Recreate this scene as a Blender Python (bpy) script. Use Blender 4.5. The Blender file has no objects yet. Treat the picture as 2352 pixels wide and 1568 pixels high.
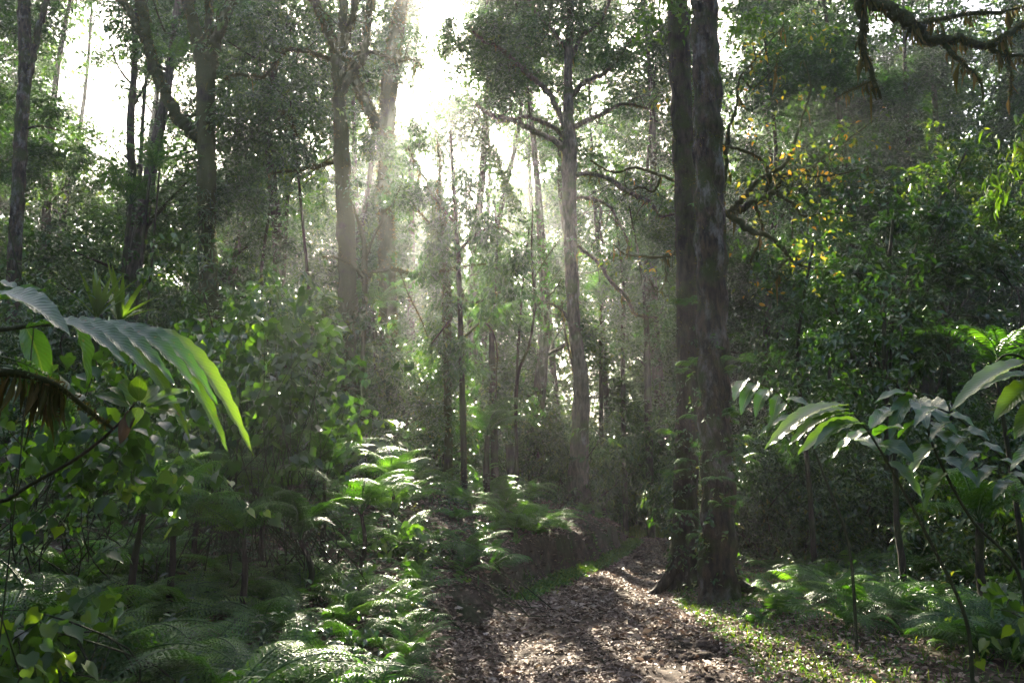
import bpy, math
import numpy as np
from mathutils import Vector, Matrix, Quaternion

# ------------------------------------------------------------------ camera, sky, sun, exposure
scene = bpy.context.scene
R = math.radians
PITCH = R(10.4)
F = 28.0 / 36.0 * 2352.0            # focal length in units of the 2352 x 1568 sketch
CAM = np.array([0.0, 0.0, 1.6])
RIGHT = np.array([1.0, 0, 0])
UP = np.array([0, -math.sin(PITCH), math.cos(PITCH)])
FWD = np.array([0, math.cos(PITCH), math.sin(PITCH)])

cd = bpy.data.cameras.new("camera")
cam = bpy.data.objects.new("camera", cd)
scene.collection.objects.link(cam)
cam.location = CAM
cam.rotation_euler = (R(90) + PITCH, 0, 0)
cd.lens = 28.0
cd.sensor_width = 36.0
cd.clip_end = 600.0
cd.clip_start = 0.05
scene.camera = cam


def ray(px, py):
    d = RIGHT * (px - 1176.0) / F + UP * (784.0 - py) / F + FWD
    return d


def at(px, py, Y):
    d = ray(px, py)
    return CAM + d * (Y / d[1])


def project(P):
    v = np.asarray(P) - CAM
    z = v @ FWD
    zz = np.where(z > 0.05, z, 0.05)
    return 1176.0 + F * (v @ RIGHT) / zz, 784.0 - F * (v @ UP) / zz, z


SUN = ray(995, 112)
SUN = SUN / np.linalg.norm(SUN)
EXPOSURE = 3.35
SKY = 0.05
SUN_STRENGTH = 5.0
HAZE = 0.0009
HAZE_G = 0.70

world = bpy.data.worlds.new("World")
scene.world = world
world.use_nodes = True
wn = world.node_tree
bg = wn.nodes["Background"]
sky = wn.nodes.new("ShaderNodeTexSky")
sky.sky_type = 'NISHITA'
sky.sun_disc = False
sky.sun_elevation = math.asin(SUN[2])
sky.sun_rotation = math.atan2(SUN[0], SUN[1])
sky.air_density = 1.0
sky.dust_density = 4.0
sky.ozone_density = 1.0
wn.links.new(sky.outputs[0], bg.inputs[0])
bg.inputs[1].default_value = SKY

sl = bpy.data.lights.new("sun", 'SUN')
sl.energy = SUN_STRENGTH
sl.angle = R(0.5)
sl.color = (1.0, 0.90, 0.71)
so = bpy.data.objects.new("sun", sl)
scene.collection.objects.link(so)
so.rotation_euler = Vector(-SUN).to_track_quat('-Z', 'Y').to_euler()
so.location = (-5, 60, 45)

scene.view_settings.view_transform = 'Standard'
scene.view_settings.look = 'None'
scene.view_settings.exposure = EXPOSURE
scene.view_settings.gamma = 1.0
scene.view_settings.use_curve_mapping = False
cy = scene.cycles
cy.max_bounces = 6
cy.diffuse_bounces = 3
cy.glossy_bounces = 2
cy.transmission_bounces = 4
cy.volume_bounces = 1
cy.transparent_max_bounces = 4
cy.caustics_reflective = False
cy.caustics_refractive = False
cy.sample_clamp_indirect = 4.0
cy.use_denoising = True
cy.use_adaptive_sampling = False

rng = np.random.default_rng(7)
C = scene.collection


# ------------------------------------------------------------------ object helpers
def tag(o, label=None, cat=None, group=None, kind=None):
    if label: o["label"] = label
    if cat: o["category"] = cat
    if group: o["group"] = group
    if kind: o["kind"] = kind
    return o


def empty(name, loc, label=None, cat=None, group=None):
    o = bpy.data.objects.new(name, None)
    o.empty_display_size = 0.2
    C.objects.link(o)
    o.location = [float(v) for v in loc]
    return tag(o, label, cat, group)


def norm(v):
    v = np.asarray(v, dtype=float)
    return v / np.maximum(np.linalg.norm(v, axis=-1, keepdims=True), 1e-9)


class MB:
    """Collects batches of vertices and faces, linked as one mesh object."""

    def __init__(s):
        s.v, s.f, s.t, s.n = [], [], [], 0

    def add(s, verts, faces, tint=None):
        verts = np.asarray(verts, dtype=np.float32).reshape(-1, 3)
        faces = np.asarray(faces, dtype=np.int64)
        s.v.append(verts)
        s.f.append(faces + s.n)
        s.t.append(np.full(len(faces), 0.5, np.float32) if tint is None else np.asarray(tint, np.float32))
        s.n += len(verts)
        return s

    def mesh(s, name, mat, smooth=True, origin=None):
        me = bpy.data.meshes.new(name)
        v = np.concatenate(s.v)
        if origin is not None:
            v = v - np.asarray(origin, np.float32)
        nl = sum(f.size for f in s.f)
        nf = sum(len(f) for f in s.f)
        me.vertices.add(len(v))
        me.loops.add(nl)
        me.polygons.add(nf)
        me.vertices.foreach_set("co", v.astype(np.float32).ravel())
        me.loops.foreach_set("vertex_index", np.concatenate([f.ravel() for f in s.f]).astype(np.int32))
        tot = np.concatenate([np.full(len(f), f.shape[1], np.int32) for f in s.f])
        me.polygons.foreach_set("loop_start", (np.cumsum(tot) - tot).astype(np.int32))
        if smooth:
            me.polygons.foreach_set("use_smooth", np.ones(nf, dtype=bool))
        a = me.attributes.new("tint", 'FLOAT', 'FACE')
        a.data.foreach_set("value", np.concatenate(s.t).astype(np.float32))
        me.materials.append(mat)
        me.update(calc_edges=True)
        me.validate()
        return me

    def obj(s, name, mat, parent=None, smooth=True):
        if not s.v:
            return None
        org = None if parent is None else np.array(parent.location)
        o = bpy.data.objects.new(name, s.mesh(name, mat, smooth, org))
        C.objects.link(o)
        if parent is not None:
            o.parent = parent
        if hasattr(s, "lt"):
            for nm, a in (("lt", s.lt), ("ls", s.ls)):
                o.data.attributes.new(nm, 'FLOAT', 'POINT').data.foreach_set("value", np.asarray(a, np.float32))
        return o


def copy_tree(root, loc, rotz=0.0, scale=1.0, label=None, group=None):
    r = root.copy()
    C.objects.link(r)
    r.location = [float(v) for v in loc]
    r.rotation_euler = (0, 0, rotz)
    r.scale = (scale, scale, scale)
    if label: r["label"] = label
    if group: r["group"] = group
    for ch in list(root.children):
        c = ch.copy()
        C.objects.link(c)
        c.parent = r
        for g in ch.children:
            d = g.copy()
            C.objects.link(d)
            d.parent = c
    return r


# ------------------------------------------------------------------ materials
def nt(name):
    m = bpy.data.materials.new(name)
    m.use_nodes = True
    t = m.node_tree
    return m, t, t.nodes, t.links, t.nodes["Principled BSDF"]


def ramp(nodes, stops):
    n = nodes.new("ShaderNodeValToRGB")
    e = n.color_ramp.elements
    while len(e) < len(stops): e.new(0.5)
    for el, (p, c) in zip(e, stops):
        el.position = p
        el.color = (*c, 1)
    return n


def leaf_mat(name, stops, trans=0.42, tgain=(1.7, 2.0, 0.35), rough=0.42, spec=0.5, vary=0.25):
    m, t, N, L, b = nt(name)
    at_ = N.new("ShaderNodeAttribute"); at_.attribute_name = "tint"
    oi = N.new("ShaderNodeObjectInfo")
    mr = N.new("ShaderNodeMath"); mr.operation = 'MULTIPLY_ADD'
    mr.inputs[1].default_value = vary; mr.inputs[2].default_value = -vary * 0.5
    L.new(oi.outputs["Random"], mr.inputs[0])
    ad = N.new("ShaderNodeMath"); ad.operation = 'ADD'; ad.use_clamp = True
    L.new(at_.outputs["Fac"], ad.inputs[0]); L.new(mr.outputs[0], ad.inputs[1])
    r = ramp(N, stops)
    L.new(ad.outputs[0], r.inputs[0])
    L.new(r.outputs[0], b.inputs["Base Color"])
    b.inputs["Roughness"].default_value = rough
    b.inputs["Specular IOR Level"].default_value = spec
    g = N.new("ShaderNodeMix"); g.data_type = 'RGBA'; g.blend_type = 'MULTIPLY'
    g.inputs[0].default_value = 1.0
    L.new(r.outputs[0], g.inputs[6]); g.inputs[7].default_value = (*tgain, 1)
    tr = N.new("ShaderNodeBsdfTranslucent")
    L.new(g.outputs[2], tr.inputs[0])
    mx = N.new("ShaderNodeMixShader"); mx.inputs[0].default_value = trans
    L.new(b.outputs[0], mx.inputs[1]); L.new(tr.outputs[0], mx.inputs[2])
    L.new(mx.outputs[0], N["Material Output"].inputs["Surface"])
    return m


def bark_mat(name, base=(0.065, 0.047, 0.034), dark=(0.016, 0.012, 0.009), moss=(0.042, 0.052, 0.012), moss_amt=0.5,
             lichen=0.0, scale=1.0):
    m, t, N, L, b = nt(name)
    tc = N.new("ShaderNodeTexCoord")
    mp = N.new("ShaderNodeMapping"); mp.inputs["Scale"].default_value = (scale, scale, scale * 0.25)
    L.new(tc.outputs["Object"], mp.inputs[0])
    n1 = N.new("ShaderNodeTexNoise"); n1.inputs["Scale"].default_value = 14; n1.inputs["Detail"].default_value = 7
    n1.inputs["Roughness"].default_value = 0.65
    L.new(mp.outputs[0], n1.inputs[0])
    r1 = ramp(N, [(0.40, dark), (0.62, base)])
    L.new(n1.outputs[0], r1.inputs[0])
    n2 = N.new("ShaderNodeTexNoise"); n2.inputs["Scale"].default_value = 2.6; n2.inputs["Detail"].default_value = 6
    L.new(tc.outputs["Object"], n2.inputs[0])
    r2 = ramp(N, [(0.62 - 0.35 * moss_amt, (0, 0, 0)), (0.78 - 0.35 * moss_amt, (1, 1, 1))])
    L.new(n2.outputs[0], r2.inputs[0])
    mx = N.new("ShaderNodeMix"); mx.data_type = 'RGBA'
    L.new(r2.outputs[0], mx.inputs[0]); L.new(r1.outputs[0], mx.inputs[6]); mx.inputs[7].default_value = (*moss, 1)
    out = mx.outputs[2]
    if lichen > 0:
        n3 = N.new("ShaderNodeTexNoise"); n3.inputs["Scale"].default_value = 4.5; n3.inputs["Detail"].default_value = 8
        n3.inputs["Roughness"].default_value = 0.7
        mp3 = N.new("ShaderNodeMapping"); mp3.inputs["Location"].default_value = (7.3, 2.1, 0); mp3.inputs["Scale"].default_value = (1, 1, 0.5)
        L.new(tc.outputs["Object"], mp3.inputs[0]); L.new(mp3.outputs[0], n3.inputs[0])
        r3 = ramp(N, [(0.62 - 0.2 * lichen, (0, 0, 0)), (0.80 - 0.2 * lichen, (0.8, 0.8, 0.8))])
        L.new(n3.outputs[0], r3.inputs[0])
        m3 = N.new("ShaderNodeMix"); m3.data_type = 'RGBA'
        L.new(r3.outputs[0], m3.inputs[0]); L.new(out, m3.inputs[6]); m3.inputs[7].default_value = (0.23, 0.22, 0.215, 1)
        out = m3.outputs[2]
    L.new(out, b.inputs["Base Color"])
    b.inputs["Roughness"].default_value = 0.85
    b.inputs["Specular IOR Level"].default_value = 0.25
    bp = N.new("ShaderNodeBump"); bp.inputs["Strength"].default_value = 1.0; bp.inputs["Distance"].default_value = 0.06
    L.new(n1.outputs[0], bp.inputs["Height"]); L.new(bp.outputs[0], b.inputs["Normal"])
    return m


G0, G1, G2, G3 = (0.016, 0.036, 0.014), (0.028, 0.074, 0.011), (0.068, 0.125, 0.014), (0.12, 0.15, 0.025)
M = {}
M['canopy'] = leaf_mat("canopy_leaf", [(0.0, G0), (0.45, G1), (0.85, G2), (1.0, G3)], trans=0.27, rough=0.34, spec=0.6)
M['shrub'] = leaf_mat("shrub_leaf", [(0.0, (0.018, 0.045, 0.018)), (0.5, G1), (0.9, G2), (1.0, (0.16, 0.15, 0.03))], trans=0.27, rough=0.30, spec=0.7)
M['yellow'] = leaf_mat("yellowing_leaf", [(0.0, G1), (0.42, (0.07, 0.13, 0.018)), (0.70, (0.20, 0.22, 0.03)), (0.86, (0.42, 0.30, 0.03)), (1.0, (0.38, 0.19, 0.03))], trans=0.5, tgain=(1.3, 1.3, 0.7), rough=0.5)
M['fern'] = leaf_mat("fern_leaf", [(0.0, (0.022, 0.060, 0.016)), (0.5, (0.050, 0.125, 0.024)), (1.0, (0.11, 0.20, 0.03))], trans=0.42, rough=0.42, spec=0.55, vary=0.6)
M['broad'] = leaf_mat("broad_leaf", [(0.0, (0.022, 0.05, 0.016)), (0.5, (0.045, 0.09, 0.02)), (0.85, (0.075, 0.14, 0.02)), (1.0, (0.12, 0.17, 0.022))], trans=0.5, rough=0.35, spec=0.55)
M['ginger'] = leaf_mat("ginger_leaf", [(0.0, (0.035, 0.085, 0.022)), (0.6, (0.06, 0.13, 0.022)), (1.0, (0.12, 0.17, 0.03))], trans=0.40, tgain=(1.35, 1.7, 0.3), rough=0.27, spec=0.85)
def veined(m):
    """Ribs, pale midrib and brown spots for the big blades."""
    t = m.node_tree; N, L = t.nodes, t.links; b = N["Principled BSDF"]
    def at_(n):
        a = N.new("ShaderNodeAttribute"); a.attribute_name = n; return a.outputs["Fac"]
    def mth(op, a, b_=None):
        q = N.new("ShaderNodeMath"); q.operation = op
        for i_, v_ in enumerate((a, b_)):
            if v_ is None: continue
            if isinstance(v_, (int, float)): q.inputs[i_].default_value = v_
            else: L.new(v_, q.inputs[i_])
        return q.outputs[0]
    s_ = mth('ABSOLUTE', at_("ls"))
    w = mth('SINE', mth('MULTIPLY', mth('SUBTRACT', mth('MULTIPLY', at_("lt"), 17.0), mth('MULTIPLY', s_, 3.0)), 6.283))
    bp = N.new("ShaderNodeBump"); bp.inputs["Strength"].default_value = 0.22; bp.inputs["Distance"].default_value = 0.003
    L.new(w, bp.inputs["Height"]); L.new(bp.outputs[0], b.inputs["Normal"])
    src = b.inputs["Base Color"].links[0].from_socket
    rib = mth('LESS_THAN', s_, 0.07)
    m1 = N.new("ShaderNodeMix"); m1.data_type = 'RGBA'
    L.new(mth('MULTIPLY', rib, 0.6), m1.inputs[0]); L.new(src, m1.inputs[6]); m1.inputs[7].default_value = (0.16, 0.20, 0.05, 1)
    tc = N.new("ShaderNodeTexCoord"); nz = N.new("ShaderNodeTexNoise"); nz.inputs["Scale"].default_value = 38; nz.inputs["Detail"].default_value = 4
    L.new(tc.outputs["Object"], nz.inputs[0])
    rp = ramp(N, [(0.66, (0, 0, 0)), (0.72, (1, 1, 1))]); L.new(nz.outputs[0], rp.inputs[0])
    m2 = N.new("ShaderNodeMix"); m2.data_type = 'RGBA'
    L.new(rp.outputs[0], m2.inputs[0]); L.new(m1.outputs[2], m2.inputs[6]); m2.inputs[7].default_value = (0.16, 0.11, 0.03, 1)
    tones = mth('MULTIPLY_ADD', w, 0.05); N[-1].inputs[2].default_value = 0.95
    m3 = N.new("ShaderNodeMix"); m3.data_type = 'RGBA'; m3.blend_type = 'MULTIPLY'; m3.inputs[0].default_value = 1
    cmb = N.new("ShaderNodeCombineColor")
    for i_ in range(3): L.new(tones, cmb.inputs[i_])
    L.new(m2.outputs[2], m3.inputs[6]); L.new(cmb.outputs[0], m3.inputs[7])
    L.new(m3.outputs[2], b.inputs["Base Color"])
    for n_ in list(N):
        if n_.type == 'MIX' and n_.inputs[6].is_linked and n_.inputs[6].links[0].from_socket == src and n_.name != m1.name:
            L.new(m3.outputs[2], n_.inputs[6])


veined(M['ginger'])
M['litter'] = leaf_mat("dead_leaf", [(0.0, (0.05, 0.03, 0.02)), (0.35, (0.17, 0.110, 0.080)), (0.7, (0.32, 0.235, 0.185)), (0.95, (0.46, 0.37, 0.30)), (1.0, (0.40, 0.20, 0.04))], trans=0.12, tgain=(1, 1, 1), rough=0.65, spec=0.2)
M['grass'] = leaf_mat("grass_blade", [(0.0, (0.04, 0.08, 0.015)), (0.6, (0.09, 0.15, 0.025)), (1.0, (0.20, 0.20, 0.05))], trans=0.4, rough=0.5)
M['moss'] = leaf_mat("hanging_moss", [(0.0, (0.05, 0.05, 0.015)), (0.5, (0.10, 0.10, 0.025)), (1.0, (0.20, 0.14, 0.05))], trans=0.35, tgain=(1.2, 1.1, 0.6), rough=0.9, spec=0.1)
M['deadfrond'] = leaf_mat("withered_leaf", [(0.0, (0.06, 0.04, 0.025)), (1.0, (0.16, 0.11, 0.07))], trans=0.25, tgain=(1, 1, 1), rough=0.8, spec=0.1)
M['bark'] = bark_mat("brown_bark", moss_amt=0.45)
M['bark_moss'] = bark_mat("mossy_bark", base=(0.05, 0.038, 0.026), dark=(0.014, 0.010, 0.008), moss=(0.045, 0.052, 0.012), moss_amt=0.95)
M['bark_lichen'] = bark_mat("lichen_bark", base=(0.085, 0.056, 0.038), moss_amt=0.45, lichen=0.5)
M['bark_pale'] = bark_mat("pale_bark", base=(0.11, 0.088, 0.068), dark=(0.035, 0.027, 0.02), moss_amt=0.35, lichen=0.3)
M['stem'] = bark_mat("green_stem", base=(0.06, 0.075, 0.03), dark=(0.03, 0.035, 0.015), moss_amt=0.1)


def soil_mat(name, leafy):
    m, t, N, L, b = nt(name)
    tc = N.new("ShaderNodeTexCoord")
    n1 = N.new("ShaderNodeTexNoise"); n1.inputs["Scale"].default_value = 9; n1.inputs["Detail"].default_value = 10
    n1.inputs["Roughness"].default_value = 0.7
    L.new(tc.outputs["Object"], n1.inputs[0])
    n2 = N.new("ShaderNodeTexNoise"); n2.inputs["Scale"].default_value = 1.3; n2.inputs["Detail"].default_value = 5
    L.new(tc.outputs["Object"], n2.inputs[0])
    r1 = ramp(N, [(0.3, (0.03, 0.02, 0.014)), (0.55, (0.075, 0.05, 0.036)), (0.75, (0.17, 0.115, 0.085))])
    L.new(n1.outputs[0], r1.inputs[0])
    r2 = ramp(N, [(0.45, (0, 0, 0)), (0.62, (1, 1, 1))])
    L.new(n2.outputs[0], r2.inputs[0])
    mul = N.new("ShaderNodeMath"); mul.operation = 'MULTIPLY'; mul.inputs[1].default_value = leafy
    L.new(r2.outputs[0], mul.inputs[0])
    mx = N.new("ShaderNodeMix"); mx.data_type = 'RGBA'
    L.new(mul.outputs[0], mx.inputs[0]); L.new(r1.outputs[0], mx.inputs[6]); mx.inputs[7].default_value = (0.035, 0.05, 0.014, 1)
    L.new(mx.outputs[2], b.inputs["Base Color"])
    b.inputs["Roughness"].default_value = 0.9
    b.inputs["Specular IOR Level"].default_value = 0.2
    bp = N.new("ShaderNodeBump"); bp.inputs["Strength"].default_value = 0.8; bp.inputs["Distance"].default_value = 0.04
    L.new(n1.outputs[0], bp.inputs["Height"]); L.new(bp.outputs[0], b.inputs["Normal"])
    return m


M['soil'] = soil_mat("forest_soil", 0.8)
M['track'] = soil_mat("track_earth", 0.15)

# ------------------------------------------------------------------ terrain
PY = np.array([-8, 0, 5, 7, 9, 11, 13, 15, 17, 19, 21, 24.5, 27, 30, 34, 40, 60])
PX = np.array([0.4, 0.45, 0.65, 0.75, 0.85, 1.0, 1.35, 1.85, 2.4, 2.95, 3.45, 4.3, 4.6, 4.3, 3.0, 0.5, -8])
HW = np.array([1.3, 1.3, 1.3, 1.3, 1.3, 1.25, 1.1, 0.95, 0.8, 0.75, 0.75, 0.75, 0.8, 0.9, 1.0, 1.0, 1.0])


def sm(e0, e1, x):
    t = np.clip((x - e0) / (e1 - e0), 0, 1)
    return t * t * (3 - 2 * t)


def path_c(y): return np.interp(y, PY, PX)
def path_w(y): return np.interp(y, PY, HW)


def wob(x, y, s=1.0):
    return (np.sin(1.7 * x * s + 0.6 * np.sin(1.1 * y * s)) * np.sin(1.3 * y * s + 1.1 * np.sin(0.9 * x * s + 2)) )


def H(x, y):
    x = np.asarray(x, float); y = np.asarray(y, float)
    c, w = path_c(y), path_w(y)
    dl = (c - w) - x
    dr = x - (c + w)
    bank = np.interp(y, [0, 6, 9, 11, 13, 16, 22, 25, 28], [0.0, 0.06, 0.25, 0.42, 0.68, 0.78, 0.72, 0.5, 0.1])
    slope = np.interp(y, [0, 4, 7, 12, 18, 32, 60], [0.03, 0.05, 0.12, 0.25, 0.30, 0.22, 0.1])
    dl2 = dl + 0.20 * wob(x, y, 1.6) + 0.14 * wob(x, y, 3.7) + 0.09 * wob(y, x, 7.3)
    left = bank * (0.8 * sm(0.10, 0.42, dl2) + 0.2 * sm(0.3, 1.1, dl2)) + slope * 10 * (1 - np.exp(-np.maximum(dl - 0.2, 0) / 10)) * 1.15
    right = 0.10 * sm(0.0, 1.2, dr) + 0.035 * np.maximum(dr, 0) + 5 * sm(12, 45, dr)
    far = 0.16 * np.maximum(y - 33, 0)
    on = np.clip(1 - np.abs(x - c) / np.maximum(w, .1), 0, 1)
    rut = -0.05 * np.exp(-((x - c + 0.62 * w) / 0.2) ** 2) - 0.05 * np.exp(-((x - c - 0.5 * w) / 0.22) ** 2)
    n = 0.03 * wob(x, y, 1.0) + 0.015 * wob(x + 3, y, 3.0) + 0.012 * wob(y, x, 6.1)
    off = 1 - np.clip(on * 4, 0, 1)
    return np.where(dl > 0, left, 0) + np.where(dr > 0, right, 0) + far + rut + n * (0.6 + 0.9 * off)


def ground(px, py):
    d = ray(px, py)
    t = np.linspace(2.0, 60, 3000)
    P = CAM[None] + d[None] * t[:, None]
    below = P[:, 2] <= H(P[:, 0], P[:, 1])
    i = int(np.argmax(below)) if below.any() else len(t) - 1
    return P[i]


def grid_mesh(xs, ys, zf, name, mat, kind="structure"):
    X, Y = np.meshgrid(xs, ys)
    Z = zf(X, Y)
    v = np.stack([X, Y, Z], -1).reshape(-1, 3)
    nx, ny = len(xs), len(ys)
    i = np.arange(nx - 1)[None, :] + nx * np.arange(ny - 1)[:, None]
    f = np.stack([i, i + 1, i + nx + 1, i + nx], -1).reshape(-1, 4)
    o = MB().add(v, f).obj(name, mat)
    return tag(o, kind=kind)


xs = np.concatenate([np.linspace(-160, -40, 13)[:-1], np.linspace(-40, -10, 41)[:-1], np.linspace(-10, -3, 57)[:-1], np.linspace(-3, 6, 151)[:-1], np.linspace(6, 14, 41)[:-1], np.linspace(14, 40, 31)[:-1], np.linspace(40, 160, 13)])
ys = np.concatenate([np.linspace(-40, 3, 15)[:-1], np.linspace(3, 28, 380)[:-1], np.linspace(28, 45, 60)[:-1], np.linspace(45, 110, 34)[:-1], np.linspace(110, 220, 8)])
def Hg(x, y):
    c, w = path_c(y), path_w(y)
    return H(x, y) - 0.05 * sm(0.02, 0.15, w - np.abs(x - c)) * (y < 46)
tag(grid_mesh(xs, ys, Hg, "forest_floor", M['soil']), "brown forest floor rising to the left with a cut earth bank", "ground")

tv = np.linspace(-3, 40, 700)
sv = np.linspace(-1, 1, 40)
T_, S_ = np.meshgrid(tv, sv, indexing='ij')
PXX = path_c(T_) + S_ * (path_w(T_) + 0.02)
v = np.stack([PXX, T_, H(PXX, T_) + 0.012 * wob(PXX, T_, 11) - 0.02 * (np.abs(S_) > .98)], -1).reshape(-1, 3)
i = np.arange(39)[None, :] + 40 * np.arange(699)[:, None]
f = np.stack([i, i + 1, i + 41, i + 40], -1).reshape(-1, 4)
tag(MB().add(v, f).obj("path", M['track']), "earth track strewn with dead leaves curving away to the right", "path", kind="structure")

# ------------------------------------------------------------------ leaves
CARD = (np.array([[0, 0, 0], [0.5, 0.42, 0.13], [0, 1, -0.06], [-0.5, 0.42, 0.13]]), [np.array([[0, 1, 2], [0, 2, 3]])])
OVAL = (np.array([[0, 0, 0], [-.40, .28, .10], [0, .30, 0], [.40, .28, .10], [-.42, .62, .08], [0, .65, -.04], [.42, .62, .08], [0, 1, -.18]]),
        [np.array([[0, 2, 1], [0, 3, 2], [4, 5, 7], [5, 6, 7]]), np.array([[1, 2, 5, 4], [2, 3, 6, 5]])])
HEART = (np.array([[0, .08, 0], [-.30, -.06, .05], [-.54, .18, .09], [-.48, .45, .06], [-.20, .72, 0], [0, 1.0, -.12], [.20, .72, 0], [.48, .45, .06], [.54, .18, .09], [.30, -.06, .05], [0, .48, -.05]]),
         [np.array([[0, 10, 2], [10, 3, 2], [10, 4, 3], [10, 5, 4], [10, 6, 5], [10, 7, 6], [10, 8, 7], [0, 8, 10], [0, 2, 1], [0, 9, 8]])])
STRAP = (np.array([[-.12, 0, 0], [.12, 0, 0], [-.5, .35, .05], [0, .36, 0], [.5, .35, .05], [-.36, .7, -.06], [0, .72, -.12], [.36, .7, -.06], [0, 1, -.3]]),
         [np.array([[0, 3, 2], [0, 1, 3], [1, 4, 3], [5, 6, 8], [6, 7, 8]]), np.array([[2, 3, 6, 5], [3, 4, 7, 6]])])


def place(mb, pat, pos, d, n, size, wr, tint):
    """One leaf of pattern PAT per row: base at pos, axis d, facing n, length size, width size*wr."""
    base, faces = pat
    d = norm(d)
    x = norm(np.cross(d, n))
    z = np.cross(x, d)
    N = len(pos)
    size = np.broadcast_to(size, (N,)); wr = np.broadcast_to(wr, (N,))
    V = (pos[:, None, :] + (base[None, :, 0:1] * (size * wr)[:, None, None]) * x[:, None, :]
         + (base[None, :, 1:2] * size[:, None, None]) * d[:, None, :] + (base[None, :, 2:3] * size[:, None, None]) * z[:, None, :])
    k = len(base)
    first = True
    tint = np.broadcast_to(tint, (N,))
    for fp in faces:
        ff = (fp[None] + (np.arange(N) * k)[:, None, None]).reshape(-1, fp.shape[1])
        tt = np.repeat(tint, len(fp))
        if first:
            mb.add(V, ff, tt); first = False
        else:
            mb.f.append(ff + mb.n - N * k); mb.t.append(tt.astype(np.float32))
    return mb


def sprays(mb, cen, r, nl=12, twig=0.45, size=0.12, wr=0.45, pat=CARD, droop=0.35, tint0=0.4, tvar=0.25, flat=0.5, out=None, tclump=None, thin=True):
    """Twigs at CEN, each carrying NL leaves."""
    N = len(cen)
    if N == 0: return mb
    td = r.normal(size=(N, 3)); td[:, 2] *= 0.45; td[:, 2] -= droop * 0.5
    if out is not None: td = norm(td) + 0.8 * norm(out)
    td = norm(td)
    t = (np.arange(nl) + 0.5) / nl
    pos = cen[:, None, :] + td[:, None, :] * (t[None, :, None] * twig * r.uniform(.6, 1.3, (N, 1, 1))) + r.normal(size=(N, nl, 3)) * twig * 0.10
    pos[..., 2] -= 0.25 * twig * droop * (t ** 2)[None, :]
    side = norm(np.cross(td, [0, 0, 1]))
    sg = np.where(np.arange(nl) % 2 == 0, 1, -1)
    ld = 0.55 * td[:, None, :] + side[:, None, :] * sg[None, :, None] * 0.8 + r.normal(size=(N, nl, 3)) * 0.35
    ld[..., 2] -= droop
    nn = np.array([0, 0, 1.0]) * (0.6 + flat) + r.normal(size=(N, nl, 3)) * (0.75 - 0.4 * flat)
    s = size * r.uniform(0.65, 1.25, (N, nl))
    if thin:
        k = sunny(pos.reshape(-1, 3), r)
    tn = np.clip((tint0 if tclump is None else tclump[:, None]) + r.normal(size=(N, 1)) * tvar * 0.5 + r.normal(size=(N, nl)) * tvar * 0.6, 0, 1)
    pos, ld, nn, s, tn = pos.reshape(-1, 3), ld.reshape(-1, 3), nn.reshape(-1, 3), s.ravel(), tn.ravel()
    if thin: pos, ld, nn, s, tn = pos[k], ld[k], nn[k], s[k], tn[k]
    return place(mb, pat, pos, ld, nn, s, wr, tn)


def in_ellipsoid(r, n, c, rad, shell=2.0):
    d = norm(r.normal(size=(n, 3)))
    return np.asarray(c) + d * (r.uniform(0, 1, (n, 1)) ** (1 / shell)) * np.asarray(rad), d


# ------------------------------------------------------------------ stems and limbs
def smooth_path(pts, n):
    pts = np.asarray(pts, float)
    if len(pts) < 3:
        t = np.linspace(0, 1, n)
        return pts[0] + (pts[-1] - pts[0]) * t[:, None]
    P = np.concatenate([[2 * pts[0] - pts[1]], pts, [2 * pts[-1] - pts[-2]]])
    m = len(pts) - 1
    u = np.linspace(0, m, n)
    k = np.minimum(u.astype(int), m - 1)
    t = (u - k)[:, None]
    a, b, c, d = P[k], P[k + 1], P[k + 2], P[k + 3]
    return 0.5 * (2 * b + (c - a) * t + (2 * a - 5 * b + 4 * c - d) * t ** 2 + (3 * b - a - 3 * c + d) * t ** 3)


def tube(mb, path, rad, r, sides=10, bump=0.08, flare=None, tint=0.5):
    n = len(path)
    tang = norm(np.gradient(path, axis=0))
    ref = np.array([1.0, 0, 0]) if abs(tang[0][0]) < 0.8 else np.array([0, 1.0, 0])
    fr = []
    u = norm(np.cross(tang[0], ref))
    for k in range(n):
        u = norm(u - tang[k] * (u @ tang[k])); fr.append(u)
    U = np.array(fr); W = np.cross(tang, U)
    th = np.linspace(0, 2 * np.pi, sides, endpoint=False)
    s = np.concatenate([[0], np.cumsum(np.linalg.norm(np.diff(path, axis=0), axis=1))])
    k = np.ones((n, sides))
    for q in range(4):
        f1, f2 = r.integers(1, 5), r.uniform(1.0, 9.0) / (1 + 8 * np.mean(rad))
        k += bump * 0.6 * np.sin(f1 * th[None, :] + f2 * s[:, None] * 3 + r.uniform(0, 6.28)) * r.uniform(.4, 1)
    k += bump * 0.35 * r.normal(size=(n, sides))
    if flare is not None:
        lob = 0.6 + 0.4 * np.cos(flare[1] * th + flare[2]) ** 1
        k += flare[0][:, None] * lob[None, :]
    V = path[:, None, :] + (np.asarray(rad)[:, None] * k)[:, :, None] * (np.cos(th)[None, :, None] * U[:, None, :] + np.sin(th)[None, :, None] * W[:, None, :])
    i = np.arange(sides)[None, :] + sides * np.arange(n - 1)[:, None]
    j = (np.arange(sides) + 1) % sides + (sides * np.arange(n - 1))[:, None]
    f = np.stack([i, j, j + sides, i + sides], -1).reshape(-1, 4)
    base = mb.n
    mb.add(V, f, np.full(len(f), tint))
    mb.f.append(np.array([[base + (n - 1) * sides + q for q in range(sides)]])); mb.t.append(np.array([tint], np.float32))
    return mb


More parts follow.
